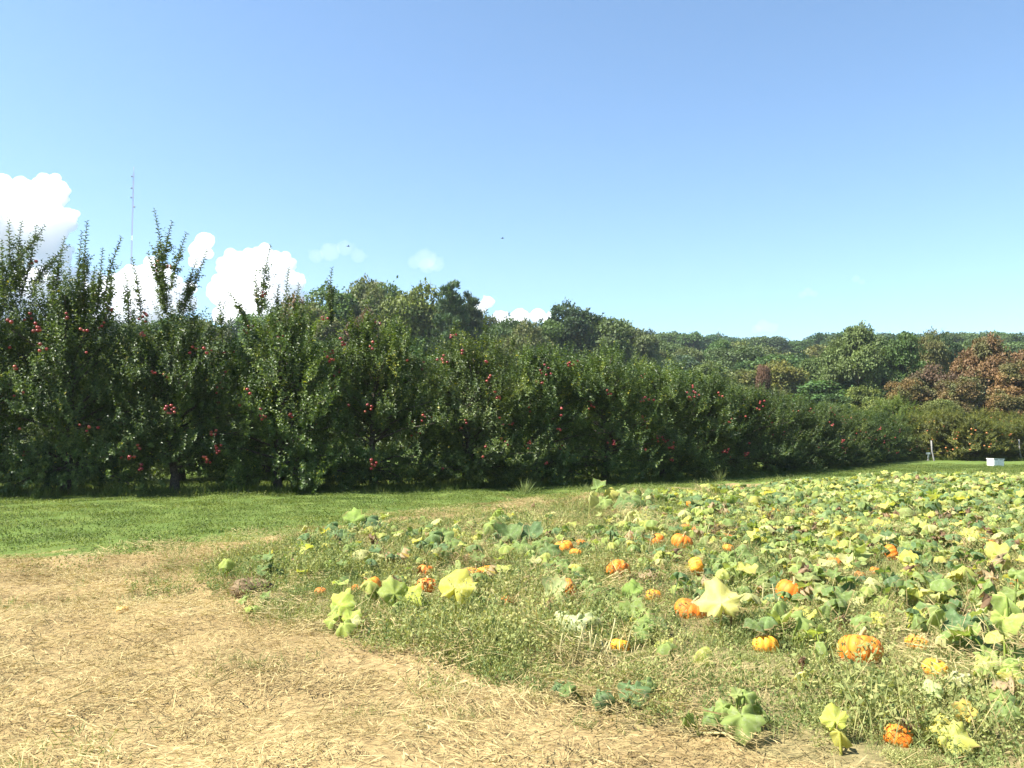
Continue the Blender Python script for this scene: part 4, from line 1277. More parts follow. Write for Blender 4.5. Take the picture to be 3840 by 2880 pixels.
PM = [pumpkin_mesh(1, 10, 0.78), pumpkin_mesh(2, 12, 0.70), pumpkin_mesh(3, 9, 0.88), pumpkin_mesh(4, 11, 0.76)]
SM = [stalk_mesh(k) for k in range(3)]
OR, YO, DO, YE = (0.66, 0.165, 0.014), (0.70, 0.225, 0.018), (0.54, 0.145, 0.026), (0.75, 0.32, 0.024)
# (X, Y of the middle in the photo, width px, colour, stripe 0..1, tilt, label)
PK = [
    (2324, 2163, 80, OR, 0.25, (-0.9, 0.2), 'round orange pumpkin with its stalk end turned to the viewer'),
    (2584, 2290, 106, OR, 0.1, (0.1, 0.3), 'large smooth orange pumpkin half buried beside the huge yellow leaf'),
    (2451, 2242, 54, YE, 0.8, (-0.4, 0.1), 'small yellow and orange striped pumpkin behind the jagged green clump'),
    (2139, 2221, 62, OR, 0.2, (0.1, 0.9), 'orange pumpkin half hidden by pale wilted leaves'),
    (2118, 2053, 68, YO, 0.4, (0.1, -0.2), 'yellow-orange pumpkin beside the tall dark green clump'),
    (2158, 2075, 46, YO, 0.5, (-0.3, 0.4), 'small golden pumpkin leaning on a bigger yellow-orange one'),
    (2614, 2131, 62, YE, 0.8, (0.1, 1.3), 'tall yellow pumpkin lying on its side behind weeds'),
    (2553, 2036, 70, OR, 0.2, (0.1, 0.3), 'orange pumpkin amid withered upright stems'),
    (2467, 2027, 54, OR, 0.2, (0.2, -0.3), 'orange pumpkin beside another amid withered stems, the smaller one'),
    (2727, 2014, 50, OR, 0.2, (0.1, 0.2), 'orange pumpkin at the back of the dense bright green clump'),
    (2733, 2064, 38, YO, 0.5, (-0.2, 0.2), 'small yellowish pumpkin peeping from the bright green clump'),
    (2573, 1980, 30, OR, 0.2, (0.1, 0), 'small orange pumpkin, first of three in a line'),
    (2618, 1989, 42, OR, 0.2, (-0.1, 0.2), 'orange pumpkin, middle of three in a line'),
    (2670, 1974, 34, YO, 0.4, (0.1, 0.1), 'golden pumpkin, last of three in a line'),
    (2591, 1894, 36, OR, 0.2, (0.1, 0.3), 'orange pumpkin top above a pale leaf near the lawn'),
    (1902, 2249, 54, DO, 0.5, (-0.4, 0.3), 'small broken orange pumpkin alone in grey weeds'),
    (2178, 2026, 34, OR, 0.2, (0.2, 0.2), 'orange pumpkin nearly hidden in weeds behind the yellow-orange one'),
    (2503, 2128, 26, OR, 0.2, (0.1, 0.1), 'tiny orange pumpkin sunk in weeds near the tall yellow one'),
    (1592, 2138, 56, DO, 0.4, (-0.2, 0.2), 'orange pumpkin behind the collapsing wrinkled one'),
    (1597, 2188, 76, DO, 0.7, (-0.5, 0.1), 'wrinkled collapsing orange pumpkin beside the tall yellow leaf'),
    (1770, 2147, 70, YO, 0.5, (-0.3, 0.3), 'orange pumpkin with bright ribs behind the tall yellow leaf'),
    (1824, 2132, 60, YE, 0.7, (-0.3, -0.2), 'yellow pumpkin leaning against the one with bright ribs'),
    (1402, 2190, 66, YO, 0.5, (-0.1, -0.5), 'tilted golden pumpkin behind the yellow-green plant'),
    (1332, 2212, 36, OR, 0.2, (0.2, 0.6), 'small orange pumpkin under a dark drooping leaf'),
    (1199, 2226, 42, DO, 0.4, (0.1, 0.2), 'orange pumpkin nearest the straw, sunk in dry weeds'),
    (1612, 2050, 34, DO, 0.3, (0.1, 0.2), 'dull orange pumpkin in the shade of the dense green clump'),
    (2955, 2205, 90, OR, 0.05, (0.1, 0.4), 'big clean orange pumpkin resting on grey weeds'),
    (3349, 2077, 56, OR, 0.1, (0.1, 1.2), 'upright orange pumpkin beside the round bright yellow leaf'),
    (2912, 1925, 44, YE, 0.6, (0.1, 0.1), 'bright yellow pumpkin between two thin stems'),
    (3126, 2034, 44, YE, 0.6, (0.1, 0.1), 'yellow pumpkin with jagged leaf shadow in grey weeds'),
    (3310, 1948, 36, OR, 0.2, (0.1, 0.2), 'orange pumpkin touching another above the butterfly-shaped leaf'),
    (3342, 1946, 36, YO, 0.3, (0.1, -0.2), 'lighter orange pumpkin touching another above the butterfly-shaped leaf'),
    (3706, 2036, 48, OR, 0.2, (0.1, 0.2), 'orange pumpkin under yellow leaves on the rise'),
    (3789, 2044, 34, DO, 0.3, (0.1, 0.2), 'small orange pumpkin near the picture edge on the rise'),
    (3615, 1962, 30, OR, 0.2, (0.1, 0.2), 'small orange pumpkin deep in the dense far leaves'),
    (3468, 1824, 24, OR, 0.2, (0.1, 0.2), 'far orange pumpkin speck below the white marker sign'),
    (3410, 1806, 24, YE, 0.5, (0.1, 0.2), 'far yellow pumpkin speck near the end of the patch'),
    (3226, 2160, 36, DO, 0.2, (0.1, 0.2), 'small orange pumpkin between yellow leaves and dark weed stems'),
    (3282, 2149, 34, OR, 0.2, (0.1, 0.2), 'small orange pumpkin behind dark weed stems'),
    (3130, 2115, 46, DO, 0.2, (0.1, 0.2), 'dull orange pumpkin buried in fine grey-green weeds'),
    (3061, 2012, 28, DO, 0.4, (0.1, 0.2), 'golden brown pumpkin below a grey-green leaf'),
    (3180, 1950, 34, DO, 0.2, (0.1, 0.2), 'orange pumpkin behind a yellow leaf and a brown curl'),
    (3822, 2180, 50, DO, 0.2, (0.1, 0.2), 'shaded orange pumpkin cut off by the picture edge'),
    (3238, 2440, 142, OR, 0.3, (-0.35, 0.15), 'biggest orange pumpkin, deeply ribbed, with a withered stalk on top'),
    (2876, 2417, 84, YE, 0.8, (-0.5, 0.1), 'yellow striped pumpkin with a dry leaf stem in front'),
    (3441, 2379, 80, YO, 0.5, (0.1, 0.3), 'golden pumpkin beneath the dark blue-green leaves'),
    (3362, 2755, 96, OR, 0.35, (-0.2, 0.5), 'orange pumpkin under the large dry brown leaf'),
    (3509, 2514, 78, YE, 0.4, (0.2, 0.2), 'flat yellow pumpkin sinking into weeds with brown leaf on it'),
    (2323, 2413, 66, YE, 0.6, (-0.2, 0.2), 'yellow pumpkin below the jagged green clump'),
]
for k, (X, Y, wd, cc, stp, tilt, label) in enumerate(PK):
    p = pix(X, Y + wd * 0.36)
    dist = p[1]
    r = wd / 3.75 * dist / FPX / 2 * 1.16
    z = float(terrain(p[0], p[1]))
    rz = random.uniform(0, 6.28)
    t = obj('pumpkin', None, None, (p[0], p[1] + r * 0.3, z - r * random.choice([0.0, 0.06, 0.16])))
    tag(t, label, 'pumpkin', 'pumpkins lying in the patch')
    rot = (Euler((-tilt[0] * -1, tilt[1], 0)).to_matrix() @ Matrix.Rotation(rz, 3, 'Z')).to_euler()
    bd = obj('body', PM[k % 4], t, (0, 0, 0), rot, r, (*cc, 1 - stp * 0.18))
    if abs(tilt[1]) > 0.8:
        bd.location = (-r * 0.62 * math.sin(tilt[1]), 0, r * 0.75)
    elif abs(tilt[0]) > 0.8:
        bd.location = (0, r * 0.5, r * 0.55)
    tip = Euler(rot).to_matrix() @ Vector((0, 0, 1))
    fl = (0.78, 0.70, 0.88, 0.76)[k % 4]
    sl_ = obj('stalk', SM[k % 3], t, bd.location + tip * r * fl * 1.36, rot, r)
    taken.append((p[0], p[1], r * 1.1))

# ------------------------------------------------------------------ the rest of the pumpkin plants
gp_ = np.random.default_rng(77)
near_n = far_n = 0
pts_ = []
used = set()
PKG = []
for (X, Y, wd, cc, stp, tilt, label) in PK:
    p = pix(X, Y + wd * 0.36)
    PKG.append((p[0], p[1], wd / 3.75 * p[1] / FPX / 2, ' '.join(label.split(',')[0].split()[:8])))
PKX = np.array([q_[:3] for q_ in PKG])
NEAR_Y, NEAR_MAX, FAR_MAX = 16.0, 225, 112
cy_ = 4.8 + 30 * gp_.random(16000) ** 0.8
cx_ = gp_.uniform(-0.3, 0.72, 16000) * cy_
ok_ = (patch_side(cx_, cy_) > np.where(cy_ < NEAR_Y, 0.15, 0.8)) & (gp_.random(16000) < leaf_density(cx_, cy_))
for x, y in zip(cx_[ok_], cy_[ok_]):
    near = y < NEAR_Y
    if 512 + FPX * x / y < 300 or (y > 14.5 and x / y < 0.17 - 0.004 * (y - 14.5)):
        continue
    if near and near_n >= NEAR_MAX or (not near and far_n >= FAR_MAX):
        continue
    md = 0.36 if near else 0.8
    if any((x - a) ** 2 + (y - b_) ** 2 < md * md for a, b_ in pts_):
        continue
    if near and any((x - a) ** 2 + (y - b_) ** 2 < (r_ + 0.22) ** 2 for a, b_, r_ in taken):
        continue
    # keep the line of sight to the pumpkins open
    wide_ = 0.24 if near else 0.80
    gap_ = 0.70 if near else 1.7
    if np.any((np.abs(x - PKX[:, 0] * y / PKX[:, 1]) < PKX[:, 2] + wide_) & (y > PKX[:, 1] - gap_) & (y < PKX[:, 1] + PKX[:, 2])):
        continue
    pts_.append((x, y))
    yel = float(vn(x * 0.8 + 3, y * 0.8))
    if near:
        near_n += 1
        dn = leaf_density(x, y)
        py_ = 0.12 + 0.40 * yel
        k_ = int(np.argmin(np.hypot(PKX[:, 0] - x, PKX[:, 1] - y)))
        dx_, dy_ = x - PKX[k_, 0], y - PKX[k_, 1]
        rel_ = ('behind' if dy_ > 0 else 'in front of') if abs(dy_) > abs(dx_) else 'beside'
        lab = f"{'yellowing' if py_ > 0.32 else 'green'} leafy plant {rel_} the {PKG[k_][3]}"
        if lab in used:
            q_ = 512 + FPX * x / y
            lab = (('yellowing' if py_ > 0.32 else 'green') + ' plant ' + ('in the front of the patch' if y < 8.5 else 'in the middle of the patch' if y < 11.5 else 'towards the back of the near patch')
                   + (' by the solitary yellow-green plant' if q_ < 420 else ' by the tall yellow leaf' if q_ < 520 else ' by the round orange pumpkin' if q_ < 640 else ' by the huge lobed leaf' if q_ < 760 else ' by the biggest pumpkin' if q_ < 880 else ' by the dark blue-green plant'))
        used.add(lab)
        place_plant(x, y, int(5 + 10 * min(1, dn * 1.3)), py_, 0.10, lab, 'pumpkin plants in the near part of the patch', 0.40, 0.95)
    else:
        far_n += 1
        k_ = gp_.uniform(0.9, 1.1)
        isy = gp_.random() < 0.15 + 0.55 * yel
        t = obj('pumpkin_plant', None, None, (x, y, float(terrain(x, y))), (0, 0, gp_.uniform(0, 6.28)), gp_.uniform(0.75, 1.25))
        tag(t, ('mostly yellow' if isy else 'mostly green') + ' pumpkin plant ' + ('at the back edge of the patch' if y > 24 else 'in the far middle of the patch' if y > 19.5 else 'where the dense far leaves begin') + (lambda q_: ', beside the grass gap' if q_ < 700 else ', below the dark red tree' if q_ < 790 else ', below the domed pale tree' if q_ < 880 else ', below the marker sign' if q_ < 950 else ', below the white box')(512 + FPX * x / y), 'pumpkin plant', 'pumpkin plants in the far part of the patch')
        f_ = obj('foliage', (FARY if isy else FARG)[gp_.integers(4)], t, None, None, None, (k_, k_, k_))
        f_['kind'] = 'stuff'

# withered bare leaf stalks standing in bundles
for k, (X, Y, n_, hh) in enumerate([(2370, 2075, 9, 0.30), (2180, 2470, 8, 0.26), (2240, 2480, 6, 0.2), (3190, 2110, 4, 0.25), (1930, 2330, 4, 0.3), (2890, 1960, 4, 0.3), (2640, 2040, 4, 0.3), (2910, 2330, 3, 0.3)]):
    p = pix(X, Y)
    t = obj('withered_stalks', None, None, (p[0], p[1], float(terrain(p[0], p[1]))))
    tag(t, ['pale withered leaf stalks standing in a row between orange pumpkins', 'bundle of bare pale stalks at the soil edge below the cream leaves', 'small bundle of bare stalks beside the larger bundle at the soil edge',
            'few straw-coloured stalks meeting in a point below the jagged yellow pumpkin', 'long pale stalks leaning out of the weeds below the broken pumpkin', 'bent thin stalks round the bright yellow pumpkin',
            'pale stalks standing behind the tall yellow pumpkin', 'pale crossing stalks between clean orange and striped pumpkin'][k], 'stalk', 'withered leaf stalks in the patch')
    for i in range(n_):
        a0 = np.array((random.gauss(0, .10), random.gauss(0, .06), 0))
        e = a0 + np.array((random.gauss(0, .07), random.gauss(0, .05), hh * random.uniform(.6, 1.15)))
        mb = MB().tube(np.array([a0, (a0 + e) / 2 + (random.gauss(0, .015), 0, 0), e]), [0.008, 0.0065, 0.005], 5)
        obj('stalk', mb.mesh('withered_stalk', [M['stalk']], True), t)

# ------------------------------------------------------------------ scattered small plants (stuff)
def scatter(name, pts, rot, scl, idx, sources, label, cat):
    """one object: clumps instanced on its vertices"""
    c_ = bpy.data.collections.new(name + '_clumps')
    for k, me in enumerate(sources):
        o = bpy.data.objects.new(f'{name}_clump_{k:02d}', me)
        c_.objects.link(o)
    me = mesh_np(name, pts, attrs={'rot': ('FLOAT_VECTOR', rot), 'scl': ('FLOAT', scl), 'idx': ('INT', idx)})
    ng = bpy.data.node_groups.new(name, 'GeometryNodeTree')
    ng.interface.new_socket('Geometry', in_out='INPUT', socket_type='NodeSocketGeometry')
    ng.interface.new_socket('Geometry', in_out='OUTPUT', socket_type='NodeSocketGeometry')
    gi, go = ng.nodes.new('NodeGroupInput'), ng.nodes.new('NodeGroupOutput')
    iop = ng.nodes.new('GeometryNodeInstanceOnPoints')
    ci = ng.nodes.new('GeometryNodeCollectionInfo')
    ci.inputs['Collection'].default_value = c_
    ci.inputs['Separate Children'].default_value = True
    ci.inputs['Reset Children'].default_value = True
    iop.inputs['Pick Instance'].default_value = True

    def named(nm, typ):
        nd = ng.nodes.new('GeometryNodeInputNamedAttribute')
        nd.data_type = typ
        nd.inputs['Name'].default_value = nm
        return nd.outputs['Attribute']
    L = ng.links.new
    L(gi.outputs[0], iop.inputs['Points'])
    L(ci.outputs[0], iop.inputs['Instance'])
    L(named('idx', 'INT'), iop.inputs['Instance Index'])
    er = ng.nodes.new('FunctionNodeEulerToRotation')
    L(named('rot', 'FLOAT_VECTOR'), er.inputs[0])
    L(er.outputs[0], iop.inputs['Rotation'])
    L(named('scl', 'FLOAT'), iop.inputs['Scale'])
    L(iop.outputs[0], go.inputs[0])
    o = obj(name, me)
    md = o.modifiers.new('scatter', 'NODES')
    md.node_group = ng
    return stuff(o, label, cat)


def clump(name, mat, P, D, N, L, W, tint):
    V, F, tn = leaves_np(np.asarray(P, float), D, N, L, W, tint, True)
    return mesh_np(name, V, F, None, [mat], None, False, {'tint': ('FLOAT', tn)})


def disc(g, n, r):
    th, rr = g.uniform(0, 6.28, n), r * np.sqrt(g.random(n))
    return np.stack([rr * np.cos(th), rr * np.sin(th), np.zeros(n)], 1)


def straw_clump(seed):
    g = np.random.default_rng(seed)
    n = 820
    P = disc(g, n, 0.52); P[:, 2] = g.uniform(0.0, 0.035, n)
    th = g.uniform(0, 6.28) + 0.9 * np.sin(P[:, 0] * 7 + seed) + 0.7 * np.cos(P[:, 1] * 6) + g.normal(0, 0.7, n)
    D = np.stack([np.cos(th), np.sin(th), g.normal(0.05, 0.16, n)], 1)
    st = g.random(n) < 0.022
    D[st, 2] += g.uniform(0.5, 1.6, st.sum())
    L = g.uniform(0.03, 0.11, n)
    lg = g.random(n) < 0.06
    L[lg] = g.uniform(0.12, 0.30, lg.sum())
    return clump('straw', M['straw'], P, D, unit(np.array((0, 0, 1.0)) + g.normal(size=(n, 3)) * .5), L, g.uniform(0.0012, 0.0034, n), np.clip(g.normal(.52, .26, n), 0, 1))


def weed_clump(seed, hgt, leafy_=8, dry=0.0):
    g = np.random.default_rng(seed)
    ns = 78
    b0 = disc(g, ns, 0.38)
    d0 = unit(np.array((0, 0, 1.0)) + g.normal(size=(ns, 3)) * np.array((.55, .55, .1)))
    ln = hgt * g.uniform(0.5, 1.15, ns)
    P, D, L, W, T = [b0], [d0], [ln], [np.full(ns, 0.0022)], [np.clip(g.normal(.6 + dry, .2, ns), 0, 1)]
    for k in range(leafy_):
        t = (k + g.random(ns)) / leafy_
        P.append(b0 + d0 * (ln * t)[:, None])
        D.append(unit(d0 * 0.5 + rand_unit(g, ns)))
        L.append(g.uniform(0.018, 0.055, ns) * (1.15 - 0.5 * t))
        W.append(g.uniform(0.004, 0.010, ns))
        T.append(np.clip(g.normal(.45 + dry, .22, ns), 0, 1))
    P, D = np.concatenate(P), np.concatenate(D)
    n = len(P)
    return clump('weed', M['weed'], P, D, unit(np.array((0, 0, .6)) + g.normal(size=(n, 3))), np.concatenate(L), np.concatenate(W), np.concatenate(T))


def grass_clump(seed, mat, hgt, n=70, r=0.24, wd=0.004, flop=0.5):
    g = np.random.default_rng(seed)
    P = disc(g, n, r)
    D = unit(np.array((0, 0, 1.0)) + g.normal(size=(n, 3)) * np.array((flop, flop, .1)))
    return clump('grass', mat, P, D, unit(rand_unit(g, n) + np.array((0, 0, .3))), hgt * g.uniform(.4, 1.2, n), wd * g.uniform(.6, 1.3, n), np.clip(g.normal(.5, .2, n), 0, 1))


def lawn_clump(seed):
    g = np.random.default_rng(seed)
    n = 620
    P = disc(g, n, 0.72)
    D = unit(np.array((0, 0, .8)) + g.normal(size=(n, 3)) * np.array((.7, .7, .2)))
    L = g.uniform(.025, .075, n); W = g.uniform(.003, .007, n)
    cl = g.random(n) < 0.4          # clover-like round leaflets
    D[cl] = unit(g.normal(size=(cl.sum(), 3)) * np.array((1, 1, .15)))
    P[cl, 2] = g.uniform(.02, .05, cl.sum()); L[cl] = .03; W[cl] = .014
    N = unit(np.array((0, 0, 1.0)) + g.normal(size=(n, 3)) * .5)
    return clump('lawn', M['lawn'], P, D, N, L, W, np.clip(g.normal(.45, .25, n), 0, 1))


def field(g, step, y0, y1, jit=0.35):
    """jittered grid over the ground in view"""
    xs, ys = np.meshgrid(np.arange(-0.70 * (y1 + 1), 0.76 * (y1 + 1), step), np.arange(y0, y1, step))
    x, y = xs.ravel(), ys.ravel()
    k = (x > -0.70 * (y + 1)) & (x < 0.76 * (y + 1))
    x, y = x[k], y[k]
    return x + g.uniform(-jit, jit, len(x)) * step, y + g.uniform(-jit, jit, len(x)) * step


def spread(g, x, y, keep, smin, smax, tilt=0.08, lift=0.0):
    x, y = x[keep], y[keep]
    n = len(x)
    pts = np.stack([x, y, terrain(x, y) + lift], 1)
    rot = np.stack([g.normal(0, tilt, n), g.normal(0, tilt, n), g.uniform(0, 6.28, n)], 1)
    return pts, rot, g.uniform(smin, smax, n)


gs = np.random.default_rng(91)
# straw litter of the mown strip, thinner where it runs into patch and lawn
x, y = field(gs, 0.50, 3.0, 23)
ps, ls = patch_side(x, y), lawn_side(x, y)
nz = vn(x * 1.7, y * 1.7)
keep = (ps + gs.normal(size=len(x)) * 0.45 < 0.25) & (ls + gs.normal(size=len(x)) * 0.6 < 0.2)
p_, r_, s_ = spread(gs, x, y, keep, 0.7, 1.25, 0.10, 0.004)
scatter('straw_litter', p_, r_, s_, gs.integers(0, 6, len(p_)), [straw_clump(k) for k in range(6)], 'dry mown straw lying over the ground in front of the patch', 'straw')
# straw blown among the weeds of the patch
x, y = field(gs, 0.75, 4.5, 24)
keep = (patch_side(x, y) > 0) & (vn(x * 2.1 + 5, y * 2.1) > 0.42) & (gs.random(len(x)) < 1.0 - 0.8 * np.clip(leaf_density(x, y), 0, 1))
p_, r_, s_ = spread(gs, x, y, keep, 0.7, 1.2, 0.25, 0.04)
scatter('straw_in_weeds', p_, r_, s_, gs.integers(0, 6, len(p_)), [straw_clump(20 + k) for k in range(6)], 'dry stems caught among the weeds of the pumpkin patch', 'straw')
# fine grey-green weeds of the patch
x, y = field(gs, 0.30, 3.4, 34)
x2, y2 = field(gs, 0.34, 3.4, 10)
x, y = np.concatenate([x, x2]), np.concatenate([y, y2])
ps = patch_side(x, y)
dens = (1.0 - 0.45 * np.clip(leaf_density(x, y), 0, 1)) * (0.72 + 0.28 * sstep(0.2, 0.6, vn(x * 1.1 + 2, y * 1.1))) * np.clip(1.25 - y / 40, .3, 1)
keep = (ps + gs.normal(size=len(x)) * 0.30 + 0.35 * (vn(x * 3, y * 3) - 0.5) > 0.08) & (gs.random(len(x)) < dens)
for (a, b_, rr) in taken:        # leave the pumpkins showing
    pass
cl = np.zeros(len(x), bool)
for (X, Y, wd, cc, stp, tilt, label) in PK:
    p = pix(X, Y + wd * 0.36)
    r = wd / 3.75 * p[1] / FPX / 2
    # weeds in front of a pumpkin hide it: keep them low by keeping them off its near side
    cl |= (np.abs(x - p[0] * y / p[1]) < r * 0.9 + 0.24) & (y > p[1] - 0.62 - r) & (y < p[1] + r * 1.3)
keep &= ~cl
p_, r_, s_ = spread(gs, x, y, keep, 0.6, 1.15, 0.15)
s_ *= 0.55 + 0.55 * vn(p_[:, 0] * 0.9, p_[:, 1] * 0.9 + 4) + 0.45 * vn(p_[:, 0] * 2.3 + 1, p_[:, 1] * 2.3) ** 2
WEEDS = [weed_clump(40 + k, [0.17, 0.21, 0.13, 0.25, 0.18, 0.15][k], 9, [0, 0, .15, .3, -.1, .1][k]) for k in range(6)] + [grass_clump(60 + k, M['tuft'], 0.18, 90, 0.34, 0.003, 0.6) for k in range(2)]
scatter('field_weeds', p_, r_, s_, gs.integers(0, 8, len(p_)), WEEDS, 'fine grey-green weeds and grasses growing all through the pumpkin patch', 'weeds')
# low carpet of the same weeds filling the gaps near the viewer
x, y = field(gs, 0.30, 3.3, 15)
keep = patch_side(x, y) + gs.normal(size=len(x)) * 0.25 > 0.1
for px_, py_, pr_ in PKX:
    keep &= ~((np.abs(x - px_ * y / py_) < pr_ + 0.10) & (y > py_ - 0.42 - pr_) & (y < py_ + pr_ * 1.3))
p_, r_, s_ = spread(gs, x, y, keep, 0.42, 0.66, 0.2)
scatter('low_weeds', p_, r_, s_, gs.integers(0, 8, len(p_)), WEEDS, 'low creeping weeds covering the soil between the pumpkins', 'weeds')
# tangled dry stems standing and leaning among the weeds
x, y = field(gs, 0.50, 3.8, 30)
cl = np.zeros(len(x), bool)
for (X, Y, wd, cc, stp, tilt, label) in PK:
    p = pix(X, Y + wd * 0.36)
    r = wd / 3.75 * p[1] / FPX / 2
    cl |= (np.abs(x - p[0] * y / p[1]) < r + 0.25) & (y > p[1] - 0.6 - r) & (y < p[1] + r)
keep = (patch_side(x, y) > 0.2) & (vn(x * 1.6 + 7, y * 1.6) > 0.40) & ~cl
p_, r_, s_ = spread(gs, x, y, keep, 0.6, 1.2, 0.2)
scatter('dry_stems', p_, r_, s_, gs.integers(0, 5, len(p_)), [grass_clump(120 + k, M['straw'], 0.34, 26, 0.36, 0.0024, 0.95) for k in range(5)], 'thin dry stems leaning among the weeds of the patch', 'dry stems')
# wilted leaf scraps caught low in the tangle
x, y = field(gs, 0.40, 4.2, 18)
dn_ = 0.16 + 0.34 * np.clip(leaf_density(x, y), 0, 1)
keep = (patch_side(x, y) > 0.25) & (gs.random(len(x)) < dn_)
for px_, py_, pr_ in PKX:
    keep &= ~((np.abs(x - px_ * y / py_) < pr_ + 0.08) & (y > py_ - 0.5 - pr_) & (y < py_ + pr_ * 1.3))
p_, r_, s_ = spread(gs, x, y, keep, 0.30, 0.72, 0.55, 0.0)


def tinted(me, cc):
    m2 = me.copy()
    at = m2.attributes['lc']
    v = np.zeros(len(at.data) * 4, np.float32)
    at.data.foreach_get('color', v)
    v = v.reshape(-1, 4)
    v[:, :3] *= np.array(cc)
    at.data.foreach_set('color', v.ravel())
    return m2


WILT = [tinted(LEAFV[(3 * k) % 20] if k % 4 else DRYV[k % 5], [DRY[1], (0.44, 0.46, 0.16), (0.30, 0.38, 0.11), (0.50, 0.47, 0.20)][k % 4]) for k in range(10)]
scatter('wilted_leaves', p_, r_, s_, gs.integers(0, 10, len(p_)), WILT, 'wilted scraps of pale and brown leaves low in the weeds', 'leaf litter')
# low weeds close round pumpkins so that they sit in the growth
fp = []
for (X, Y, wd, cc, stp, tilt, label) in PK:
    p = pix(X, Y + wd * 0.36)
    r = wd / 3.75 * p[1] / FPX / 2
    for _ in range(16):
        th = random.uniform(0, 6.28)
        rr = r * random.uniform(1.05, 1.6) + random.uniform(0, 0.28)
        fp.append((p[0] + rr * math.cos(th), p[1] + r * 0.3 + rr * math.sin(th) - 0.05))
fp = np.array(fp)
p_, r_, s_ = spread(gs, fp[:, 0], fp[:, 1], np.ones(len(fp), bool), 0.22, 0.42, 0.3)
scatter('weeds_round_pumpkins', p_, r_, s_, gs.integers(0, 8, len(p_)), WEEDS, 'short weeds pressed round the foot of the pumpkins', 'weeds')
# lawn strip
x, y = field(gs, 0.85, 9.5, 46)
ls = lawn_side(x, y)
keep = (ls + gs.normal(size=len(x)) * 0.45 + 1.0 * (vn(x * 2, y * 2) - 0.5) > 0.1) & (patch_side(x, y) < 0.0)
p_, r_, s_ = spread(gs, x, y, keep, 0.8, 1.25, 0.05)
scatter('lawn_grass', p_, r_, s_, gs.integers(0, 6, len(p_)), [lawn_clump(80 + k) for k in range(6)], 'mown green grass with clover along the orchard row', 'grass')
# longer grass under the trees and tufts in the straw
x, y = field(gs, 0.62, 17, 60)
rx_ = np.interp(x, ROW[:, 0], ROW[:, 1])
keep = np.abs(y - rx_) < 1.5 + 0.5 * gs.random(len(x))
p_, r_, s_ = spread(gs, x, y, keep, 0.8, 1.4, 0.1)
scatter('orchard_grass', p_, r_, s_, gs.integers(0, 4, len(p_)), [grass_clump(90 + k, M['lawn'], 0.24, 80, 0.3, 0.006, 0.45) for k in range(4)], 'longer grass in the shade under the apple trees', 'grass')
tp = []
for (X, Y, n_, sx, sy) in [(450, 2244, 10, .6, .45), (970, 2520, 12, .40, .26), (60, 2270, 6, .4, .4), (700, 2140, 60, .9, .6), (830, 2170, 50, .6, .5), (950, 2130, 50, .9, .6), (310, 2850, 8, .35, .2),
                           (60, 2830, 5, .3, .15), (1720, 2700, 5, .3, .15), (1500, 2690, 3, .3, .12), (2250, 2740, 4, .3, .1), (1080, 2230, 40, .6, .4), (3790, 1790, 160, 5, 1.6), (3550, 1785, 70, 4, 1.2), (2680, 1800, 40, 3, 1.0), (2500, 1840, 40, 3, .8)]:
    c_ = pix(X, Y)
    for _ in range(n_):
        tp.append((c_[0] + gs.normal() * sx * .6, c_[1] + gs.normal() * sy * .6, 1.0 if Y > 1900 else 1.8))
tp = np.array(tp)
p_, r_, s_ = spread(gs, tp[:, 0], tp[:, 1], np.ones(len(tp), bool), 0.5, 0.9, 0.35)
s_ *= tp[:, 2]
scatter('grass_tufts', p_, r_, s_, gs.integers(0, 4, len(p_)), [grass_clump(100 + k, M['tuft'], 0.15, 34, 0.15, 0.0028, 1.1) for k in range(4)], 'green grass tufts left standing in the straw and along the field edge', 'grass')

# ------------------------------------------------------------------ single things
# root clod
g = np.random.default_rng(3)
bp = pix(935, 2245)
mb = MB()
nu, nv = 22, 12
V = []
for i in range(nv + 1):
    ph = math.pi * i / nv
    for k in range(nu):
        a = 2 * math.pi * k / nu
        rr = 1 + 0.16 * math.sin(3 * a + 1) * math.sin(ph) + 0.10 * g.normal()
        V.append((0.19 * rr * math.sin(ph) * math.cos(a), 0.13 * rr * math.sin(ph) * math.sin(a), 0.085 + 0.10 * rr * math.cos(ph)))
mb.add(V, None, [(i * nu + k, i * nu + nu + k, i * nu + nu + (k + 1) % nu, i * nu + (k + 1) % nu) for i in range(nv) for k in range(nu)])
t = obj('root_clod', None, None, (bp[0], bp[1], float(terrain(bp[0], bp[1])) - 0.02))
tag(t, 'brown clod of earth and dead roots lying on the straw', 'clod')
obj('clod', mb.mesh('clod', [M['rootsoil']], True), t)
n = 260
P = g.normal(size=(n, 3)); P = unit(P) * np.array((0.19, 0.13, 0.11)) + np.array((0, 0, 0.085)); P[:60] = np.stack([g.uniform(-.42, -.1, 60), g.normal(0, .08, 60), g.uniform(0, .07, 60)], 1)
rt = clump('root', M['straw'], P, unit(g.normal(size=(n, 3)) * np.array((1, .7, .45)) + np.array((-.5, 0, .1))), rand_unit(g, n), g.uniform(.04, .16, n), g.uniform(.002, .004, n), g.uniform(0, .3, n))
o = obj('roots', rt, t)
o['kind'] = 'stuff'
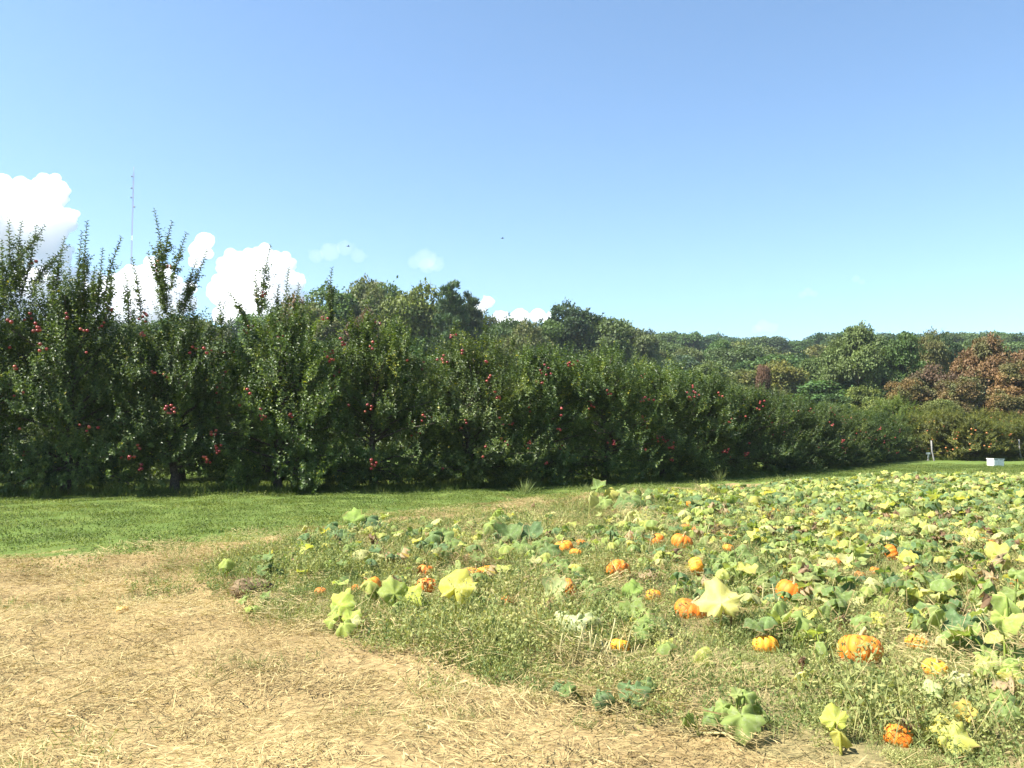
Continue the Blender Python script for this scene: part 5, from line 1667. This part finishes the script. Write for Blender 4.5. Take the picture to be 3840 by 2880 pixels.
# piece of broken pumpkin in the straw
bp = pix(455, 2300)
mb = MB()
V = [(0, 0, 0)]
for k in range(14):
    a = 2 * math.pi * k / 14
    V.append((0.055 * math.cos(a) * (1 + .25 * math.sin(3 * a)), 0.045 * math.sin(a), 0.02 + 0.012 * math.sin(5 * a)))
for k in range(14):
    x_, y_, z_ = V[1 + k]
    V.append((x_ * .8, y_ * .8, z_ + 0.035))
V.append((0, 0, 0.05))
mb.add(V, [(0, 1 + (k + 1) % 14, 1 + k) for k in range(14)] + [(29, 15 + k, 15 + (k + 1) % 14) for k in range(14)], [(1 + k, 1 + (k + 1) % 14, 15 + (k + 1) % 14, 15 + k) for k in range(14)], np.full(30, 0.8))
o = obj('pumpkin_piece', mb.mesh('pumpkin_piece', [M['pumpkin']], True, 'rib'), None, (bp[0], bp[1], float(terrain(bp[0], bp[1]))), None, 1.0, (0.72, 0.36, 0.10, 1))
tag(o, 'small broken piece of orange pumpkin lying in the straw', 'pumpkin piece')
# spiky weed tuft by the orchard shade
bp = pix(1968, 1852)
g = np.random.default_rng(8)
n = 60
P = disc(g, n, 0.10)
D = unit(np.stack([g.normal(0, .55, n), g.normal(0, .4, n), np.ones(n)], 1))
tu = clump('tuft', M['tuft'], P, D, rand_unit(g, n), g.uniform(.28, .55, n), np.full(n, .008), g.uniform(.3, 1, n))
o = obj('weed_tuft', tu, None, (bp[0], bp[1], float(terrain(bp[0], bp[1]))))
tag(o, 'spiky pale weed tuft standing on the lawn against the orchard shade', 'weed')
o = obj('weed_tuft', tu, None, (*pix(2700, 1806)[:2], 0), (0, 0, 2), 1.1)
tag(o, 'spiky weed tuft at the foot of the farther apple trees', 'weed')

# white marker sign
bp = pix(3481, 1727)
t = obj('marker_sign', None, None, (bp[0], bp[1], float(terrain(bp[0], bp[1]))), (0, 0, 0.1))
tag(t, 'small white row marker on a short white post beside the low orchard', 'sign')
obj('post', MB().box((-0.035, -0.03, 0), (0.035, 0.03, 0.38)).mesh('post', [M['white']]), t)
obj('board', MB().box((-0.125, -0.05, 0.383), (0.125, 0.05, 0.50)).mesh('board', [M['white']]), t)
obj('foot_stone', MB().tube([(-.05, -.06, -.02), (-.05, -.06, .06)], [0.09, 0.06], 7).mesh('foot_stone', [M['post']]), t)
# white box with two front panels
bp = pix(3733, 1750)
t = obj('white_box', None, None, (bp[0], bp[1], float(terrain(bp[0], bp[1]))), (0, R(2.0), 0.25))
tag(t, 'white wooden box with two front panels standing in the grass corner', 'box')
obj('body', MB().box((-0.31, -0.22, 0.045), (0.31, 0.22, 0.375)).mesh('box_body', [M['white']]), t)
obj('lid', MB().box((-0.335, -0.245, 0.377), (0.335, 0.245, 0.415)).mesh('box_lid', [M['white']]), t)
for sx in (-1, 1):
    obj('panel', MB().box((sx * 0.155 - 0.145, -0.232, 0.06), (sx * 0.155 + 0.145, -0.221, 0.335)).mesh('box_panel', [M['white']]), t)
    obj('slot', MB().box((sx * 0.155 - 0.10, -0.230, 0.345), (sx * 0.155 + 0.10, -0.221, 0.366)).mesh('box_slot', [M['dark']]), t)
    obj('foot', MB().box((sx * 0.24 - 0.05, -0.20, -0.02), (sx * 0.24 + 0.05, 0.20, 0.044)).mesh('box_foot', [M['white']]), t)
# posts of the low orchard
for (X, Y0, Y1, dist, lean, lab) in [(3503, 1712, 1652, 52.5, -0.03, 'pale grey post leaning against the low orchard tree'), (3829, 1712, 1648, 54, -0.02, 'white orchard post beside the picture edge'),
                                     (3805, 1700, 1632, 56, 0.02, 'white orchard post half hidden in brown foliage')]:
    a_ = pix_at(X, Y0, dist); b_ = pix_at(X, Y1, dist)
    zg = float(terrain(a_[0], a_[1]))
    mb = MB().tube([(0, 0, 0), (lean * 4, 0, (b_[2] - zg) * .5), (lean * 5, 0, b_[2] - zg)], [0.05, 0.048, 0.045], 8)
    o = obj('orchard_post', mb.mesh('orchard_post', [M['post']], True), None, (a_[0], a_[1], zg))
    tag(o, lab, 'post')

# radio mast far beyond the orchard
base = pix_at(476, 1600, 400)
zg = float(terrain(base[0], base[1]))
top = pix_at(479, 650, 400)[2]
t = obj('radio_mast', None, None, (base[0], base[1], zg))
tag(t, 'thin lattice radio mast in faded red and white bands beyond the orchard', 'mast')
Hm = top - zg
fw = 0.33
cor = [np.array((fw * math.cos(a), fw * math.sin(a))) for a in (R(90), R(210), R(330))]
nb = 7
edges_ = np.linspace(0, Hm, nb + 1)
edges_[-2] = Hm * 0.735
for k in range(nb):
    z0, z1 = edges_[k], edges_[k + 1] - 0.004
    mb = MB()
    for c_ in cor:
        mb.tube([(c_[0], c_[1], z0), (c_[0], c_[1], z1)], 0.05, 4)
    nz_ = int((z1 - z0) / 1.2)
    for i in range(nz_):
        za, zb = z0 + (z1 - z0) * i / nz_, z0 + (z1 - z0) * (i + 1) / nz_
        for j in range(3):
            a_, b_ = cor[j], cor[(j + 1) % 3]
            mb.tube([(a_[0], a_[1], za), (b_[0], b_[1], zb)], 0.03, 4)
    obj('mast_section', mb.mesh('mast_section', [M['mast_orange' if k % 2 == 0 else 'mast_white']]), t)
for (fz, sx) in ((0.985, -1), (0.935, -1), (0.895, -1), (0.855, 1)):
    mb = MB().tube([(sx * 0.4, -0.1, Hm * fz), (sx * 0.95, -0.3, Hm * fz + 0.2)], [0.12, 0.55], 10)
    obj('antenna', mb.mesh('antenna', [M['mast_grey']], True), t)
obj('antenna', MB().tube([(0, 0, Hm), (0, 0, Hm + 3.2)], 0.12, 6).mesh('antenna_rod', [M['mast_grey']], True), t)

# two far birds
for (X, Y, d_, lab) in [(1884, 894, 90, 'tiny dark bird in the open sky above the treeline'), (1306, 924, 90, 'tiny dark bird beside the thin grey cloud')]:
    p = pix_at(X, Y, d_)
    mb = MB()
    mb.tube([(-.16, 0, 0), (-.08, 0, .01), (.04, 0, .01), (.12, 0, .02), (.17, 0, .02)], [.012, .04, .045, .03, .006], 8)
    for s in (-1, 1):
        mb.add([(.06, s * .03, .02), (-.05, s * .03, .02), (-.02, s * .18, .10), (.05, s * .17, .10), (-.08, s * .36, .06)], [(0, 1, 2), (0, 2, 3), (3, 2, 4)])
    mb.add([(-.15, -.02, 0), (-.15, .02, 0), (-.25, .05, 0), (-.25, -.05, 0)], None, [(0, 1, 2, 3)])
    o = obj('bird', mb.mesh('bird', [M['dark']], False), None, tuple(p), (0, 0, 0.3))
    tag(o, lab, 'bird')

# ------------------------------------------------------------------ clouds
def vol_mat(name, dens, ani):
    m = bpy.data.materials.new(name)
    m.use_nodes = True
    for n in list(m.node_tree.nodes):
        m.node_tree.nodes.remove(n)
    pv = m.node_tree.nodes.new('ShaderNodeVolumePrincipled')
    pv.inputs['Color'].default_value = (1, 1, 1, 1)
    pv.inputs['Density'].default_value = dens
    pv.inputs['Anisotropy'].default_value = ani
    om = m.node_tree.nodes.new('ShaderNodeOutputMaterial')
    m.node_tree.links.new(pv.outputs[0], om.inputs['Volume'])
    return m


M['cloud'] = vol_mat('cloud_white', 0.04, 0.2)
M['wisp'] = vol_mat('thin_cloud', 0.0022, 0.0)
CD = 2600.0


def ico(sub):
    t = (1 + 5 ** .5) / 2
    V = [(-1, t, 0), (1, t, 0), (-1, -t, 0), (1, -t, 0), (0, -1, t), (0, 1, t), (0, -1, -t), (0, 1, -t), (t, 0, -1), (t, 0, 1), (-t, 0, -1), (-t, 0, 1)]
    F = [(0, 11, 5), (0, 5, 1), (0, 1, 7), (0, 7, 10), (0, 10, 11), (1, 5, 9), (5, 11, 4), (11, 10, 2), (10, 7, 6), (7, 1, 8), (3, 9, 4), (3, 4, 2), (3, 2, 6), (3, 6, 8), (3, 8, 9), (4, 9, 5), (2, 4, 11), (6, 2, 10), (8, 6, 7), (9, 8, 1)]
    V = [unit(v) for v in V]
    for _ in range(sub):
        mid, F2 = {}, []
        for f in F:
            ids = []
            for a, b_ in ((f[0], f[1]), (f[1], f[2]), (f[2], f[0])):
                k = (min(a, b_), max(a, b_))
                if k not in mid:
                    mid[k] = len(V); V.append(unit(V[a] + V[b_]))
                ids.append(mid[k])
            F2 += [(f[0], ids[0], ids[2]), (f[1], ids[1], ids[0]), (f[2], ids[2], ids[1]), tuple(ids)]
        F = F2
    return np.array(V), np.array(F)


ICO = ico(2)


def cloud(seed, blobs, label, mat, puffs=44):
    g = np.random.default_rng(seed)
    mb = MB()
    c0 = pix_at(blobs[0][0] * 3.75, blobs[0][1] * 3.75, CD)
    for (x, y, r) in blobs:
        c_ = pix_at(x * 3.75, y * 3.75, CD + g.uniform(-60, 60)) - c0
        rr = r * CD / FPX
        for k in range(1 + puffs):
            if k == 0:
                cc, r2 = c_, rr * 0.86
            else:
                d = rand_unit(g, 1)[0]
                d[2] = abs(d[2]) * 1.1 - 0.25
                cc = c_ + unit(d) * rr * g.uniform(0.68, 0.92)
                r2 = rr * (0.07 + 0.28 * g.random() ** 1.6)
            n = np.sin(ICO[0] * 5 + g.uniform(0, 6, 3)).prod(1) * 0.10 + g.normal(size=len(ICO[0])) * 0.012
            mb.add(cc + ICO[0] * (r2 * (1 + n))[:, None] * np.array((1, 1, 0.92)), ICO[1])
    o = obj('cloud', mb.mesh('cloud', [mat], True), None, tuple(c0))
    rm = o.modifiers.new('merge', 'REMESH')
    rm.mode = 'VOXEL'
    rm.voxel_size = 3.0
    rm.use_smooth_shade = True
    return tag(o, label, 'cloud')


cloud(1, [(-45, 235, 60), (-8, 205, 36), (22, 212, 34), (50, 195, 20), (42, 225, 30), (66, 218, 12), (10, 250, 50), (48, 255, 26), (-20, 290, 60), (45, 290, 34), (20, 330, 55), (-60, 320, 70)], 'towering white cumulus cloud rising behind the first apple trees', M['cloud'])
cloud(2, [(130, 290, 24), (155, 280, 22), (108, 300, 24), (80, 285, 22), (170, 300, 26), (140, 318, 34), (90, 325, 34)], 'low white cloud bank between the towering cloud and the next heap', M['cloud'])
cloud(3, [(205, 241, 11), (199, 250, 12), (196, 262, 9), (208, 254, 7)], 'small white puff above the upright apple shoots', M['cloud'], 10)
cloud(4, [(238, 268, 20), (262, 264, 18), (278, 268, 17), (292, 284, 14), (250, 290, 26), (276, 295, 24), (225, 292, 20), (300, 302, 12), (255, 318, 34)], 'bright white cumulus heap above the middle of the apple row', M['cloud'])
cloud(5, [(488, 302, 8), (480, 308, 9), (473, 314, 11), (500, 318, 10), (520, 318, 12), (538, 316, 10), (550, 320, 9), (510, 330, 18)], 'low white cloud just above the treeline dip', M['cloud'], 10)
cloud(6, [(425, 259, 13), (415, 262, 9), (436, 264, 10), (427, 266, 10)], 'faint pale cloud puff in the open sky above the wooded hump', M['wisp'], 8)
cloud(7, [(330, 252, 12), (345, 248, 10), (316, 256, 9), (358, 256, 9)], 'thin grey wisp of cloud beside the faint puff', M['wisp'], 8)
cloud(8, [(808, 292, 6), (802, 295, 5), (814, 294, 5)], 'tiny white cloud fleck, the lower of two in the clear sky', M['wisp'], 6)
cloud(9, [(856, 279, 5), (862, 282, 4)], 'tiny white cloud fleck, the upper of two in the clear sky', M['wisp'], 6)
cloud(10, [(763, 326, 9), (772, 328, 7), (756, 329, 6)], 'small pale cloud sitting on the far tree ridge', M['wisp'], 8)

# ------------------------------------------------------------------ air
HAZE = 0.0002
m = bpy.data.materials.new('haze')
m.use_nodes = True
t_ = m.node_tree
for n in list(t_.nodes):
    t_.nodes.remove(n)
pv = t_.nodes.new('ShaderNodeVolumePrincipled')
pv.inputs['Color'].default_value = (0.80, 0.88, 1.0, 1)
pv.inputs['Density'].default_value = HAZE
pv.inputs['Anisotropy'].default_value = 0.25
om = t_.nodes.new('ShaderNodeOutputMaterial')
t_.links.new(pv.outputs[0], om.inputs['Volume'])
hz = obj('haze', MB().box((-720, -720, -1.5), (720, 720, 138)).mesh('haze', [m]))
stuff(hz, 'thin pale summer haze hanging over the fields', 'haze')
